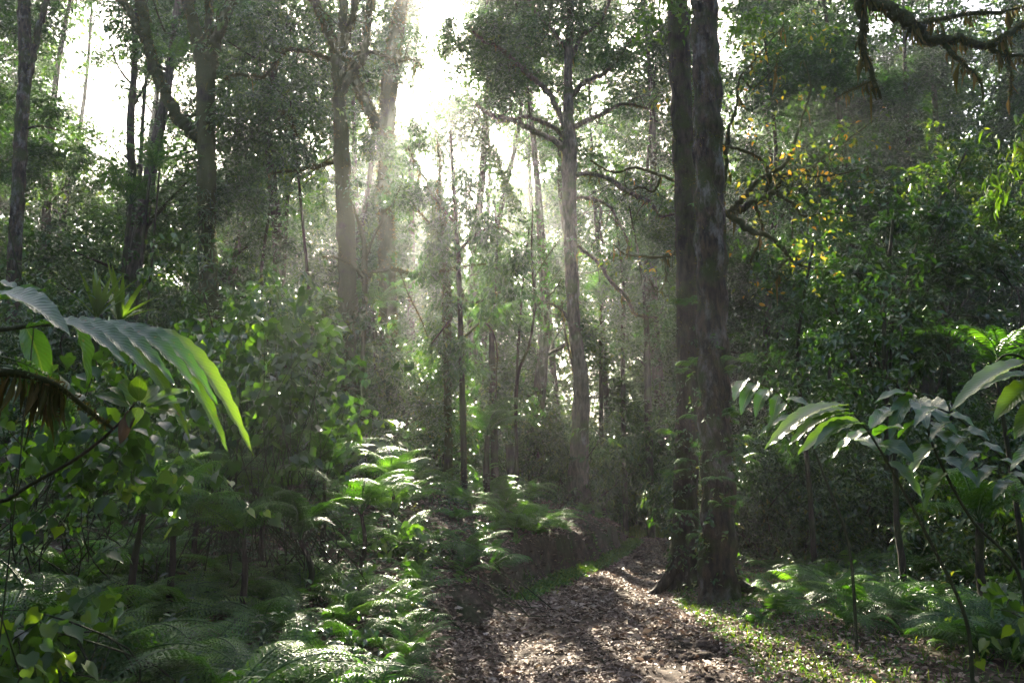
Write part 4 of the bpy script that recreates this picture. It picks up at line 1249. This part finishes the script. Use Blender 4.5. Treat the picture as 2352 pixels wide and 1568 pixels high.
for q, (px, py, Y, L) in enumerate([(470, 1130, 8.3, 1.0), (620, 1140, 8.8, 1.0), (745, 1090, 10, 1.0), (830, 1180, 10, .9), (560, 1235, 7.4, .8), (400, 1200, 7.0, .85), (690, 1240, 8.2, .8), (900, 1110, 12, 1.0), (330, 1180, 6.4, .8)]):
    frond_tuft("lacy_fern", "fern", px, py, Y, L, 8, "lacy fern arching on a short stem over the shaded left slope, below the vine shrub", None, (0, 2), seed=400 + q, group="lacy ferns on the left slope", trunk_r=.03)
frond_tuft("tree_fern", "tree fern", 2250, 1200, 8.5, 1.0, 9, "grey green lacy fern behind the right ginger canes", 0, (2, 0), seed=51, trunk_r=.05)
frond_tuft("tree_fern", "tree fern", 1380, 700, 27, 1.8, 9, "faint tree fern in the mist right of the straight tree", 0, (2, 0), seed=52, trunk_r=.08)
frond_tuft("palm", "palm", 2290, 870, 9.5, 1.2, 8, "dark palm with ribbed fronds at the right edge behind the ginger", .1, 4, up=0, seed=53, trunk_r=.03)

# climbing leaves on the twin trunks
for nm, (pth, rad_), hi, nn_ in [("twin_tree", TW4, 4.2, 130), ("twin_tree.001", HERO5, 3.6, 70)]:
    r = np.random.default_rng(121); o = bpy.data.objects[nm]
    k = np.nonzero((pth[:, 2] > .3) & (pth[:, 2] < hi))[0]
    k = r.choice(k, nn_)
    a = r.uniform(2.6, 6.8, nn_)
    dd = np.stack([np.cos(a), np.sin(a), 0 * a], -1)
    P = pth[k] + dd * (rad_[k] * .95)[:, None] + [0, 0, 1] * r.normal(size=(nn_, 1)) * .05
    sprays(MB(), P, r, 6, .20, .075, .6, OVAL, .5, .5, .35, flat=.2, out=dd, thin=False).obj("ivy", M['shrub'], o)

# epiphytes on the twin trunks
r = np.random.default_rng(120)
for (px, py, Y) in [(1600, 840, 12.2), (1550, 1000, 12.6), (1545, 1090, 12.6), (1690, 1010, 11.3), (1640, 1100, 10.95), (1600, 1230, 12.2), (1690, 830, 11.3), (1590, 700, 12.4), (1560, 860, 12.6), (1670, 860, 11.3), (1610, 960, 12.3), (1580, 1060, 12.6), (1670, 960, 11.2), (1665, 1050, 11.2), (1700, 1060, 11.4), (1560, 1180, 12.5), (1655, 1160, 11.0), (1600, 480, 12.6), (1695, 900, 11.5)]:
    c = at(px, py, Y)
    root = empty("epiphyte_fern", c, "little fern growing on the bark of the twin trunks", "fern", "ferns growing on the twin trunks")
    for q in range(5):
        o = bpy.data.objects.new("frond", FR[3 if q % 2 else 1]); C.objects.link(o); o.parent = root
        o.rotation_euler = (R(r.uniform(-40, -5)), R(r.normal() * 15), R(180) + r.normal() * .9)
        k = r.uniform(.35, .7); o.scale = (k, k, k)

# sword-leaved screw pines on the left
def sword_plant(name, px, py, Y, L, n, label, seed, width=.055, droop=.25, mat='ginger'):
    r = np.random.default_rng(seed)
    c = at(px, py, Y)
    z0 = float(H(c[0], Y))
    root = empty(name, (c[0], Y, z0), label, "plant")
    tube(MB(), smooth_path([[c[0], Y, z0 - .1], [c[0] + .03, Y, (z0 + c[2]) / 2], c], 8), np.linspace(.06, .05, 8), r, 8, .1).obj("stem", M['bark'], root)
    for q in range(n):
        a = q * 2.4; el = r.uniform(.45, 1.35)
        d = np.array([math.cos(a) * math.cos(el), math.sin(a) * math.cos(el), math.sin(el)])
        t = np.linspace(0, 1, 12)
        l = L * r.uniform(.7, 1.15)
        p = c + d * (l * t[:, None]) + np.array([0, 0, -1.0]) * (droop * l * (1.2 - el * .7) * t[:, None] ** 2.2)
        sd_ = norm(np.cross(d, [0, 0, 1.0]))
        wd = width * (1 - t ** 2.5) * np.minimum(1, .5 + 3 * t) + .002
        up_ = np.cross(sd_, d)
        Vv = np.stack([p - sd_ * wd[:, None] + up_ * wd[:, None] * .35, p, p + sd_ * wd[:, None] + up_ * wd[:, None] * .35], 1)
        i = 3 * np.arange(11)[:, None] + np.arange(2)[None]
        MB().add(Vv, np.stack([i, i + 1, i + 4, i + 3], -1).reshape(-1, 4), np.full(22, .35 + r.normal() * .15)).obj("leaf", M[mat], root)


sword_plant("screw_pine", 222, 730, 13, 1.0, 11, "screw pine with upright dark sword leaves on the left", 61)
sword_plant("screw_pine", 275, 740, 13.5, 1.1, 12, "screw pine with a leaning fan of sword leaves, right of the upright one", 62)
sword_plant("screw_pine", 660, 450, 21, 1.6, 14, "pale spiky screw pine in the bright haze beside the tall tree", 63)

# ------------------------------------------------------------------ ginger plants and broad leaves close to the camera
def lance_leaf(mb, base, tip, nrm, W, r, sag=.10, wave=.007, fold=.35, tint=.5, nl=22):
    """A long wavy-edged leaf from base to tip."""
    base = np.asarray(base, float); tip = np.asarray(tip, float)
    d = tip - base; L = np.linalg.norm(d); d = d / L
    x = norm(np.cross(d, nrm)); z = np.cross(x, d)
    t = np.linspace(0, 1, nl)
    w = W * .5 * np.clip(np.sin(np.pi * np.clip(t * .97 + .03, 0, 1) ** .8), 0, None) ** .75
    w[0] = W * .04; w[-1] = .001
    cen = base + d * (L * t[:, None]) + np.array([0, 0, 1.0]) * (sag * L * np.sin(np.pi * t)[:, None])
    s = np.array([-1, -.55, 0, .55, 1.0])
    ph = r.uniform(0, 6.28, 2)
    V = np.zeros((nl, 5, 3))
    for k, sv_ in enumerate(s):
        wv = wave * (abs(sv_) ** 2) * np.sin(2 * np.pi * L / .11 * t + ph[0 if sv_ < 0 else 1])
        V[:, k] = cen + x * (sv_ * w)[:, None] + z * (fold * abs(sv_) * w + wv)[:, None]
    i = 5 * np.arange(nl - 1)[:, None] + np.arange(4)[None]
    f = np.stack([i, i + 1, i + 6, i + 5], -1).reshape(-1, 4)
    mb.lt = np.repeat(t * L / .5, 5); mb.ls = np.tile(s, nl)
    return mb.add(V, f, np.full(len(f), tint))


def ginger(label, cane, canez, leaves, seed, W=.12, up=(0, -.25, 1.0), group=None, fold=.35):
    """cane: (px, py, Y) points; leaves: (bx, by, bY, tx, ty, tY[, width[, tint]])"""
    r = np.random.default_rng(seed)
    cp = [at(a, b, c) for a, b, c in cane]
    g = cp[0].copy(); g[2] = float(H(g[0], g[1]))
    root = empty("ginger_plant", g, label, "plant", group)
    sp = smooth_path([g - [0, 0, .05]] + cp, 40) if canez else smooth_path(cp, 40)
    tube(MB(), sp, np.linspace(.016, .006, 40), r, 8, .04).obj("cane", M['stem'], root)
    for lf in leaves:
        b, t = at(*lf[0:3]), at(*lf[3:6])
        nrm = np.array(up) + r.normal(size=3) * .13
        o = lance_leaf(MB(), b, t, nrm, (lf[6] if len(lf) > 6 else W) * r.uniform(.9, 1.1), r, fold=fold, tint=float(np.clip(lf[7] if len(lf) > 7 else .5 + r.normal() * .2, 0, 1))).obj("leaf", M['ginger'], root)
    return root


Yl = 3.5
UPL, UPR = (.42, -.66, .62), (-.16, -.34, .93)
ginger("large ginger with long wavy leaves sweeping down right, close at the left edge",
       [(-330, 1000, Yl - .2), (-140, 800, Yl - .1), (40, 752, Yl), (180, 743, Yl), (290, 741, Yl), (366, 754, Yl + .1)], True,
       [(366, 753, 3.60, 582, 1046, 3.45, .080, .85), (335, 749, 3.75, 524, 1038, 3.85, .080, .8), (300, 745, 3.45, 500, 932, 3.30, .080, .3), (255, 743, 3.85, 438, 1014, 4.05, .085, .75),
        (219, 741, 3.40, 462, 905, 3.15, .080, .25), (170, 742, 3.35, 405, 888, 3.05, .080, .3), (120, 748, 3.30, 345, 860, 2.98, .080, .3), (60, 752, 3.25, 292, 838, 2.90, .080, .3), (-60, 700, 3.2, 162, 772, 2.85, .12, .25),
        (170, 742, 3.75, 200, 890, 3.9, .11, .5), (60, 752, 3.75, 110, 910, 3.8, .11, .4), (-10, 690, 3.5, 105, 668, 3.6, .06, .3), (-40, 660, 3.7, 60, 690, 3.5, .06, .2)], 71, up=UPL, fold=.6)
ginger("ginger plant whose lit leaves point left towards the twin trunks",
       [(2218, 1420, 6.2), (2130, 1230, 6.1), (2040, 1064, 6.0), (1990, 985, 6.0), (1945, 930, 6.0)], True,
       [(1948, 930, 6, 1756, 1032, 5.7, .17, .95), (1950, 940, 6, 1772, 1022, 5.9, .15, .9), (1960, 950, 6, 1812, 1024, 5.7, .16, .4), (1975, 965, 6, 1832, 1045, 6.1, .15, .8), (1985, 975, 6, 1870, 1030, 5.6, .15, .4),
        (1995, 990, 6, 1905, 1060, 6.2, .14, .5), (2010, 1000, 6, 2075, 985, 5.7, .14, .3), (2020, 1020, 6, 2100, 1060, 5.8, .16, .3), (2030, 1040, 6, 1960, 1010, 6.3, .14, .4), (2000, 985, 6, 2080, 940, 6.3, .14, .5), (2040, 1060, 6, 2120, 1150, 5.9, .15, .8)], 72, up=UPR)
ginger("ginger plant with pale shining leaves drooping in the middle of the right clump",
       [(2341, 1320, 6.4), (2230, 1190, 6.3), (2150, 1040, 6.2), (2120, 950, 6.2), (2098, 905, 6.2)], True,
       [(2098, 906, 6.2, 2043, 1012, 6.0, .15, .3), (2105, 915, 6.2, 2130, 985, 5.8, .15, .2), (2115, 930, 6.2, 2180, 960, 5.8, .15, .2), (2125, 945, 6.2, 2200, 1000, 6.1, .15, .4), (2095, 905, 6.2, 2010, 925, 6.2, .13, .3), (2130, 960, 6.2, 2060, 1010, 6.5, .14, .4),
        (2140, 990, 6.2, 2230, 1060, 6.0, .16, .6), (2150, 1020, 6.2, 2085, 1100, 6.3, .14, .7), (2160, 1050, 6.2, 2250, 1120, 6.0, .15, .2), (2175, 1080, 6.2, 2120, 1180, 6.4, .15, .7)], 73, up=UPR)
ginger("ginger with big bright leaves cut off by the right edge, on an arching cane",
       [(2500, 1400, 5.2), (2440, 1100, 5.1), (2400, 900, 5.0), (2360, 830, 5.0), (2310, 815, 5.0), (2275, 850, 5.1)], True,
       [(2400, 832, 5, 2183, 945, 4.8, .17, .9), (2410, 880, 5, 2283, 968, 4.8, .17, .9), (2400, 870, 5, 2240, 900, 4.9, .12, .3), (2420, 930, 5, 2330, 1010, 4.9, .16, .8), (2420, 960, 5, 2310, 1000, 5.3, .13, .3), (2430, 1010, 5, 2320, 1080, 5.0, .15, .6), (2440, 1080, 5, 2345, 1180, 5.0, .15, .5)], 74, up=UPR)
ginger("ginger shoot with grey green leaves hanging down just right of the front twin trunk",
       [(1951, 1259, 7.6), (1900, 1110, 7.5), (1850, 990, 7.5), (1790, 905, 7.5), (1720, 872, 7.5)], True,
       [(1716, 872, 7.5, 1686, 922, 7.3, .14, .3), (1738, 880, 7.5, 1702, 952, 7.2, .15, .25), (1768, 892, 7.5, 1735, 958, 7.2, .15, .25), (1790, 905, 7.5, 1775, 965, 7.4, .13, .4), (1810, 925, 7.5, 1760, 1000, 7.6, .13, .7), (1830, 955, 7.5, 1735, 1010, 7.7, .12, .7), (1800, 920, 7.5, 1860, 935, 7.3, .13, .3)], 75, up=UPR)
ginger("long arching ginger with a row of narrow silvery leaves at the right edge, low down",
       [(2420, 1230, 5.8), (2352, 1110, 5.8), (2280, 1030, 5.8), (2200, 960, 5.8), (2150, 935, 5.8)], True,
       [(2150 + 18 * k, 936 + 17 * k, 5.8, 2150 + 18 * k + (70 if k % 2 else -50), 936 + 17 * k + (25 if k % 2 else 45), 5.6, .09, .25) for k in range(11)], 76, up=UPR)


def broad_shrub(name, Y, base, pts, label, seed, leaf=.16, per=10, tint=.5, mat='broad', pat=HEART, spread=.22, tvar=.5, cat="shrub", back=0.0):
    r = np.random.default_rng(seed)
    b = at(base[0], base[1], Y + back); b[2] = float(H(b[0], b[1]))
    root = empty(name, b, label, cat)
    mb, P = MB(), []
    for (px, py, *o) in pts:
        e = at(px, py, Y + (o[0] if o else 0) + r.normal() * .25)
        m_ = (b + e) / 2 + r.normal(size=3) * .15 + [0, 0, .12]
        b2 = b + [r.normal() * .5, r.normal() * .3, 0]; b2[2] = H(b2[0], b2[1])
        sp = smooth_path([b2, b2 + (m_ - b2) * .5 + r.normal(size=3) * .14, m_, e], 14)
        tube(mb, sp, np.linspace(.008, .003, 14), r, 5, .08)
        P.append(e + r.normal(size=(per, 3)) * spread)
        P.append(sp[10:] + r.normal(size=(4, 3)) * spread * .5)
    mb.obj("stems", M['stem'], root)
    P = np.concatenate(P)[::3]
    sprays(MB(), P, r, 5, leaf * 2.2, leaf, .85, pat, .75, tint, tvar, flat=.35, thin=False).obj("foliage", M[mat], root)


r = np.random.default_rng(130)
def scat(n, x0, x1, y0, y1): return [(r.uniform(x0, x1), r.uniform(y0, y1), r.normal() * .4) for _ in range(n)]


broad_shrub("vine_shrub", 8.5, (650, 1160), scat(22, 490, 800, 745, 890) + scat(9, 650, 830, 880, 990), "leafy vine covered shrub with some yellow leaves, between the left ginger and the tall tree", 81, .12, 9, .40, tvar=.3)
broad_shrub("leafy_shrub", 9.2, (560, 1160), scat(40, 440, 820, 760, 1000), "fine leaved green shrub mixed in behind the vine covered one", 90, .10, 10, .45, tvar=.3, pat=OVAL, mat="shrub")
broad_shrub("vine_shrub", 8, (470, 1160), scat(13, 380, 640, 860, 1030), "shadowy broad leaved shrub below the tips of the ginger leaves", 82, .12, 9, .3, tvar=.3)
broad_shrub("broadleaf_shrub", 5.0, (60, 1250), scat(24, -40, 330, 860, 1050), "dim broad leaved shrub tangled under the left ginger", 83, .10, 8, .40, tvar=.4, back=3.0, pat=OVAL)
broad_shrub("broadleaf_shrub", 5.6, (250, 1250), scat(16, 180, 430, 980, 1120), "shrub with pale and rusty leaves hanging above the dark hollow on the left", 84, .095, 7, .45, tvar=.45, back=2.5)
broad_shrub("seedling", 4.9, (200, 1560), scat(10, 30, 260, 1400, 1500), "low seedling with round bright yellow green leaves among the left ferns", 85, .11, 6, .72, spread=.10, tvar=.25)
broad_shrub("seedling", 4.6, (70, 1580), scat(10, -20, 110, 1390, 1540), "low leafy seedling in the bottom left corner", 86, .10, 6, .65, spread=.12, tvar=.25)
broad_shrub("seedling", 7.2, (2330, 1500), scat(12, 2270, 2380, 1350, 1480), "leafy yellow green seedling at the lower right edge", 87, .12, 7, .68, spread=.13)
broad_shrub("broadleaf_shrub", 14, (760, 1120), scat(20, 640, 850, 940, 1040), "low shrub with big leaves at the foot of the tall tree", 88, .2, 9, .5)
broad_shrub("broadleaf_shrub", 11, (1190, 1260), scat(9, 880, 1000, 1200, 1290), "small dark leaved shrub on the slope above the earth bank", 89, .14, 7, .35)
# bright sprig in front of the left ginger
rt = np.random.default_rng(131)
root = empty("sprig", at(-260, 1300, 3.0), "sprig of oval glowing leaves with one dead brown leaf, before the left ginger", "plant")
root.location[2] = float(H(root.location[0], root.location[1]))
b0 = np.array(root.location); e0 = at(310, 925, 3.1)
tube(MB(), smooth_path([b0, at(-90, 1260, 3.0), at(30, 1140, 3.05), at(180, 1050, 3.08), at(270, 975, 3.1), e0], 30), np.linspace(.010, .004, 30), rt, 6, .1).obj("stem", M['bark'], root)
for (bx, by, tx, ty, w, tn) in [(312, 922, 278, 872, .075, .9), (318, 920, 322, 860, .075, .9), (325, 925, 362, 885, .07, .9), (330, 928, 432, 895, .05, .85), (305, 932, 215, 905, .055, .5), (318, 935, 300, 985, .06, .8), (330, 935, 415, 955, .055, .7), (335, 932, 430, 920, .05, .6), (300, 930, 250, 890, .06, .4)]:
    lance_leaf(MB(), at(bx, by, 3.1), at(tx, ty, 3.1 + rt.normal() * .08), (0, -.7, .7), w * 1.15, rt, .05, .003, .2, tn, 14).obj("leaf", M['ginger'], root)
lance_leaf(MB(), at(305, 940, 3.1), at(275, 1020, 3.05), (.3, -1, .2), .05, rt, .02, .012, .5, .3, 14).obj("dead_leaf", M['deadfrond'], root)

# mossy bough at the left edge with a fern on it
root = empty("mossy_bough", at(-60, 900, 3.0), "broken bough hung with rusty moss at the left edge", "branch")
pth = smooth_path([at(-80, 850, 3.0), at(0, 855, 3.0), at(70, 862, 3.0), at(130, 885, 3.0), at(200, 940, 3.05), at(260, 985, 3.1)], 40)
rad_ = np.linspace(.02, .006, 40)
tube(MB(), pth, rad_, rt, 8, .15).obj("limb", M['bark_moss'], root)
mb = MB(); tufts(mb, pth[:26], rad_[:26], rt, 1300, .035, hang=1, tint0=.6); tufts(mb, pth, rad_, rt, 500, .02, tint0=.6); mb.obj("moss_clumps", M['moss'], root, smooth=False)
for q, (a, s_) in enumerate([(R(-70), .75), (R(-85), .6), (R(-60), .55)]):
    o = bpy.data.objects.new("frond", FR[3]); C.objects.link(o); o.parent = root
    o.location = Vector(at(-20 + 10 * q, 815 + 22 * q, 3.0) - np.array(root.location)); o.rotation_euler = (R(-62), R(-25), a); o.scale = (s_ * 1.1,) * 3

# bright bamboo leaves entering from the right edge
root = empty("bamboo", (at(2480, 1300, 9)[0], 9, float(H(at(2480, 1300, 9)[0], 9))), "bright green bamboo leaves reaching in at the right edge", "bamboo")
b0 = np.array(root.location); rt = np.random.default_rng(132)
mb = MB(); P = []
for (px, py) in [(2330, 270), (2300, 320), (2290, 370), (2340, 390), (2270, 400), (2345, 320), (2310, 440)]:
    sp = smooth_path([b0, at(2470, 700, 9), at(2420, 400, 9), at(px, py, 9)], 24)
    tube(mb, sp, np.linspace(.022, .003, 24), rt, 6, .05); P.append(sp[19:]); 
mb.obj("culms", M['stem'], root)
sprays(MB(), np.concatenate(P), rt, 6, .22, .17, .2, STRAP, .8, .45, .3).obj("foliage", M['grass'], root)

# thin stems and lianas
rt = np.random.default_rng(133)
for (pts, Y, rr, lb) in [([(545, 1010), (542, 1120), (536, 1220), (528, 1320)], 8, .011, "straight pale stick standing in the dark ferns below the ginger leaves"),
                         ([(20, 520), (40, 610), (62, 680), (78, 750)], 3.6, .003, "thin pale grass stalk crossing above the left ginger"),
                         ([(1852, 1040), (1856, 1090), (1862, 1160)], 13, .045, "short straight trunk in the shade right of the twin trunks"),
                         ([(2058, 1110), (2060, 1200), (2072, 1290)], 10, .045, "slim dark trunk standing between the right ginger canes"),
                         ([(1836, 800), (1838, 900), (1842, 1010)], 19, .05, "slim dark pole trunk under the glossy tree, left of its twin"),
                         ([(1852, 800), (1858, 900), (1860, 1010)], 19.5, .05, "slim dark pole trunk under the glossy tree, right of its twin"),
                         ([(2176, 750), (2180, 860), (2186, 1020)], 15, .055, "dark trunk under the right part of the glossy tree"),
                         ([(1127, 760), (1126, 880), (1132, 1040)], 21, .06, "dark trunk in the mist left of the straight tree, behind the tree fern"),
                         ([(1190, 800), (1184, 930), (1188, 1060)], 22, .05, "thin dark trunk in the mist, just left of the straight tree"),
                         ([(1430, 800), (1432, 960), (1436, 1150)], 27, .10, "grey trunk in the mist between the straight tree and the twin trunks"),
                         ([(1488, 850), (1490, 980), (1494, 1160)], 26, .14, "broader dark trunk in the mist, close left of the twin trunks"),
                         ([(1170, 1020), (1175, 1080), (1180, 1150)], 19.5, .14, "dark stump on the slope left of the straight tree"),
                         ([(700, 560), (712, 700), (720, 840)], 18, .05, "thin trunk in the shade left of the tall tree"),
                         ([(600, 620), (604, 700), (610, 840)], 20, .06, "thin trunk between the forked tree and the tall tree")]:
    cp = [at(a, b, Y) for a, b in pts]
    g = cp[-1].copy(); g[2] = min(g[2], float(H(g[0], g[1]))) - .05
    pth = smooth_path(cp[:-1] + [cp[-1], g] if g[2] < cp[-1][2] - .1 else cp, 24)
    if rr < .02 or "stump" in lb:
        o = tube(MB(), pth, np.linspace(rr * .75, rr, 24), rt, 9, .10).obj("tree_stump" if rr > .02 else "stalk", M['bark' if rr > .02 else 'stem'])
        tag(o, lb, "stump" if rr > .02 else "stalk")
        continue
    root = empty("slim_tree", pth[-1] + [0, 0, .05], lb, "tree")
    hgt = 2.5 + 22 * rr
    up_ = smooth_path([pth[0] + [rt.normal() * .3, rt.normal() * .3, hgt], pth[0] + [rt.normal() * .12, 0, hgt * .5], pth[0]], 20)
    pth = np.concatenate([up_[:-1], pth])
    tube(MB(), pth, np.concatenate([np.linspace(.02, rr * .75, 19), np.linspace(rr * .75, rr, 24)]), rt, 9, .10).obj("trunk", M['bark'], root)
    P = np.concatenate([pth[int(rt.integers(0, 18))] + rt.normal(size=(9, 3)) * [.45, .45, .3] + norm(rt.normal(size=3)) * .5 for _ in range(18)])
    sprays(MB(), P, rt, 10, .45, .13, .42, CARD, .5, .4, thin=False).obj("crown", M['canopy'], root)

# ------------------------------------------------------------------ ground cover, litter, grass
r = np.random.default_rng(140)
def litter(n, ya, yb, ex, size, seed, lift=.012):
    y = r.uniform(ya, yb, n); s = r.normal(size=n) * .75
    x = path_c(y) + np.clip(s, -1.6, 1.6) * (path_w(y) + ex)
    P = np.stack([x, y, H(x, y) + lift + r.uniform(0, .015, n)], -1)
    a = r.uniform(0, 6.28, n)
    d = np.stack([np.cos(a), np.sin(a), r.normal(size=n) * .22], -1)
    nn = np.array([0, 0, 1.0]) + r.normal(size=(n, 3)) * .33
    k = wob(x * 1.6, y * .9) + .7 * wob(x * 4.1 + 1, y * 3.3) > r.normal(size=n) * .55 - .58   # drifts and trodden bare patches
    return P[k], d[k], nn[k], (size * r.lognormal(-.1, .38, n))[k]


mb = MB()
for (n, ya, yb, sz) in [(24000, 3.5, 9, .052), (22000, 9, 15, .062), (11000, 15, 27, .078)]:
    P, d, nn, s = litter(n, ya, yb, .35, sz, 1)
    place(mb, OVAL if ya < 9 else CARD, P, d, nn, s, .55, np.clip(.48 + r.normal(size=len(s)) * .24, 0, 1))
n = 9000
y = r.uniform(4, 25, n); x = path_c(y) - path_w(y) - r.uniform(.2, 3.2, n)
P = np.stack([x, y, H(x, y) + .02], -1); a = r.uniform(0, 6.28, n)
place(mb, CARD, P, np.stack([np.cos(a), np.sin(a), r.normal(size=n) * .3], -1), np.array([0, 0, 1.0]) + r.normal(size=(n, 3)) * .4, .07 * r.uniform(.6, 1.3, n), .55, np.clip(.35 + r.normal(size=n) * .2, 0, 1))
n = 19000
y = 4 + 12 * r.uniform(size=n) ** 1.2; x = path_c(y) + path_w(y) + r.gamma(1.6, .42, n) - .1
P = np.stack([x, y, H(x, y) + .02 + r.uniform(0, .04, n)], -1); a = r.uniform(0, 6.28, n)
place(mb, OVAL, P, np.stack([np.cos(a), np.sin(a), r.normal(size=n) * .3], -1), np.array([0, 0, 1.0]) + r.normal(size=(n, 3)) * .4, .055 * r.uniform(.6, 1.3, n), .55, np.clip(.55 + r.normal(size=n) * .25, 0, 1))
tag(mb.obj("leaf_litter", M['litter']), "dead grey and brown leaves covering the path", "leaf litter", kind="stuff")

# stones and clods trodden into the track
mb = MB()
for q in range(420):
    y = 4.5 + 14 * r.uniform() ** 1.5; x = path_c(y) + r.normal() * .5 * path_w(y)
    if q < 90: y = r.uniform(8.0, 9.2); x = path_c(y) + path_w(y) * r.uniform(.3, 1.0)
    u = norm(r.normal(size=(14, 3))); sz = r.uniform(.018, .055) * (1.5 if q < 90 else 1)
    i = np.argsort(u[:, 2]); u = u[i]
    top = np.array([[math.cos(t), math.sin(t), 0] for t in np.linspace(0, 6.283, 8)[:-1]])
    V = np.concatenate([top * [1, .8, 1], top * .7 + [0, 0, .55], [[0, 0, .75]]]) * sz * r.uniform(.6, 1.4, 3) * [1, 1, .8] + r.normal(size=(15, 3)) * sz * .12
    V = V + [x, y, float(H(x, y)) - .004]
    F_ = [[j, (j + 1) % 7, 7 + (j + 1) % 7, 7 + j] for j in range(7)]
    b0 = mb.n
    mb.add(V, np.array(F_), np.full(7, .5)); mb.f.append(np.array([[7 + j, 7 + (j + 1) % 7, 14] for j in range(7)]) + b0); mb.t.append(np.full(7, .5, np.float32))
tag(mb.obj("gravel", M['track'], smooth=False), "stones and clods of earth trodden into the track", "stones", kind="stuff")
mb = MB()
for q in range(160):
    y = 4.5 + 16 * r.uniform() ** 1.3; x = path_c(y) + r.normal() * .8 * (path_w(y) + .6); a = r.uniform(0, 3.14); l = r.uniform(.12, .5)
    p0 = np.array([x, y, 0]); p1 = p0 + [math.cos(a) * l, math.sin(a) * l, 0]; pm = (p0 + p1) / 2 + r.normal(size=3) * .04 * [1, 1, 0]
    pts = np.array([p0, pm, p1]); pts[:, 2] = H(pts[:, 0], pts[:, 1]) + .025
    tube(mb, smooth_path(pts, 7), np.linspace(.007, .003, 7), r, 5, .1)
tag(mb.obj("fallen_twigs", M['bark']), "dry twigs scattered over the path and its verges", "twigs", kind="stuff")

# short plants and grass on the verges
mb = MB()
n = 9500
y = 4 + 13 * r.uniform(size=n) ** 1.3; x = path_c(y) + path_w(y) + r.gamma(1.5, .45, n) - .05
w2 = r.uniform(size=n) < .35
P = np.stack([x, y, H(x, y) + r.uniform(0, .07, n)], -1)
a = r.uniform(0, 6.28, n)
place(mb, OVAL, P, np.stack([np.cos(a), np.sin(a), r.uniform(-.1, .5, n)], -1), np.array([0, -.1, 1.0]) + r.normal(size=(n, 3)) * .35, .038 * r.uniform(.6, 1.5, n), .75, np.clip(.5 + r.normal(size=n) * .25, 0, 1))
n = 9000
y = r.uniform(12, 26, n); x = path_c(y) - path_w(y) + r.normal(size=n) * .10 + .12
P = np.stack([x, y, H(x, y) + r.uniform(0, .05, n)], -1); a = r.uniform(0, 6.28, n)
place(mb, CARD, P, np.stack([np.cos(a), np.sin(a), r.uniform(0, .9, n)], -1), np.array([0, -.2, 1.0]) + r.normal(size=(n, 3)) * .4, .06 * r.uniform(.6, 1.5, n), .55, np.clip(.5 + r.normal(size=n) * .25, 0, 1))
tag(mb.obj("ground_cover", M['fern']), "small round leaved plants creeping along the verges of the path", "ground cover", kind="stuff")
mb = MB()
n = 16000
y = np.concatenate([r.uniform(5, 14, n // 4), r.uniform(12, 27, n // 4), r.uniform(26.5, 33, n // 2)])
x = np.concatenate([path_c(y[:n // 4]) + path_w(y[:n // 4]) + r.gamma(1.5, .5, n // 4), path_c(y[n // 4:n // 2]) - path_w(y[n // 4:n // 2]) + r.normal(size=n // 4) * .12 + .1, r.uniform(2, 9, n // 2)])
P = np.stack([x, y, H(x, y)], -1)
d = r.normal(size=(n, 3)) * .4 + [0, 0, 1.0]
place(mb, STRAP, P, d, r.normal(size=(n, 3)), np.where(y > 26, .16, .10) * r.uniform(.5, 1.4, n), .10, np.clip(.5 + r.normal(size=n) * .25, 0, 1))
tag(mb.obj("grass", M['grass']), "short green grass on the verges and beyond the bend", "grass", kind="stuff")
# leafy undergrowth over the slopes
mb = MB()
n = 15000
y = r.uniform(4.5, 46, n) ; x = r.uniform(-.72, .72, n) * y
dl = path_c(y) - path_w(y) - x; dr = x - path_c(y) - path_w(y)
k = ((dl > .45) & (dl > np.interp(y, [0, 8, 12], [.5, .5, .6]))) | (dr > np.interp(y, [0, 8, 12, 20], [2.2, 2.4, 1.8, .8]))
x, y = x[k], y[k]
P = np.stack([x, y, H(x, y) + r.uniform(.03, .35, len(x))], -1)
sprays(mb, P, r, 10, .32, .075, .5, OVAL, .2, .35, .4, flat=.8)
tag(mb.obj("undergrowth", M['shrub']), "low dark leafy plants covering the slopes between the ferns", "undergrowth", kind="stuff")

# ------------------------------------------------------------------ morning haze
bm = bpy.data.meshes.new("haze")
x0, x1, y0, y1, z0, z1 = -158, 158, -38, 105, -2.5, 46
bm.from_pydata([(x, y, z) for x in (x0, x1) for y in (y0, y1) for z in (z0, z1)], [], [(0, 1, 3, 2), (4, 6, 7, 5), (0, 4, 5, 1), (2, 3, 7, 6), (0, 2, 6, 4), (1, 5, 7, 3)])
ho = bpy.data.objects.new("haze", bm)
C.objects.link(ho)
hm = bpy.data.materials.new("haze"); hm.use_nodes = True
N = hm.node_tree.nodes; N.remove(N["Principled BSDF"])
pv = N.new("ShaderNodeVolumePrincipled")
pv.inputs["Color"].default_value = (0.94, 0.96, 1.0, 1)
pv.inputs["Density"].default_value = HAZE
pv.inputs["Anisotropy"].default_value = HAZE_G
hm.node_tree.links.new(pv.outputs[0], N["Material Output"].inputs["Volume"])
ho.data.materials.append(hm)
tag(ho, "thin morning mist filling the wood", "mist", kind="stuff")
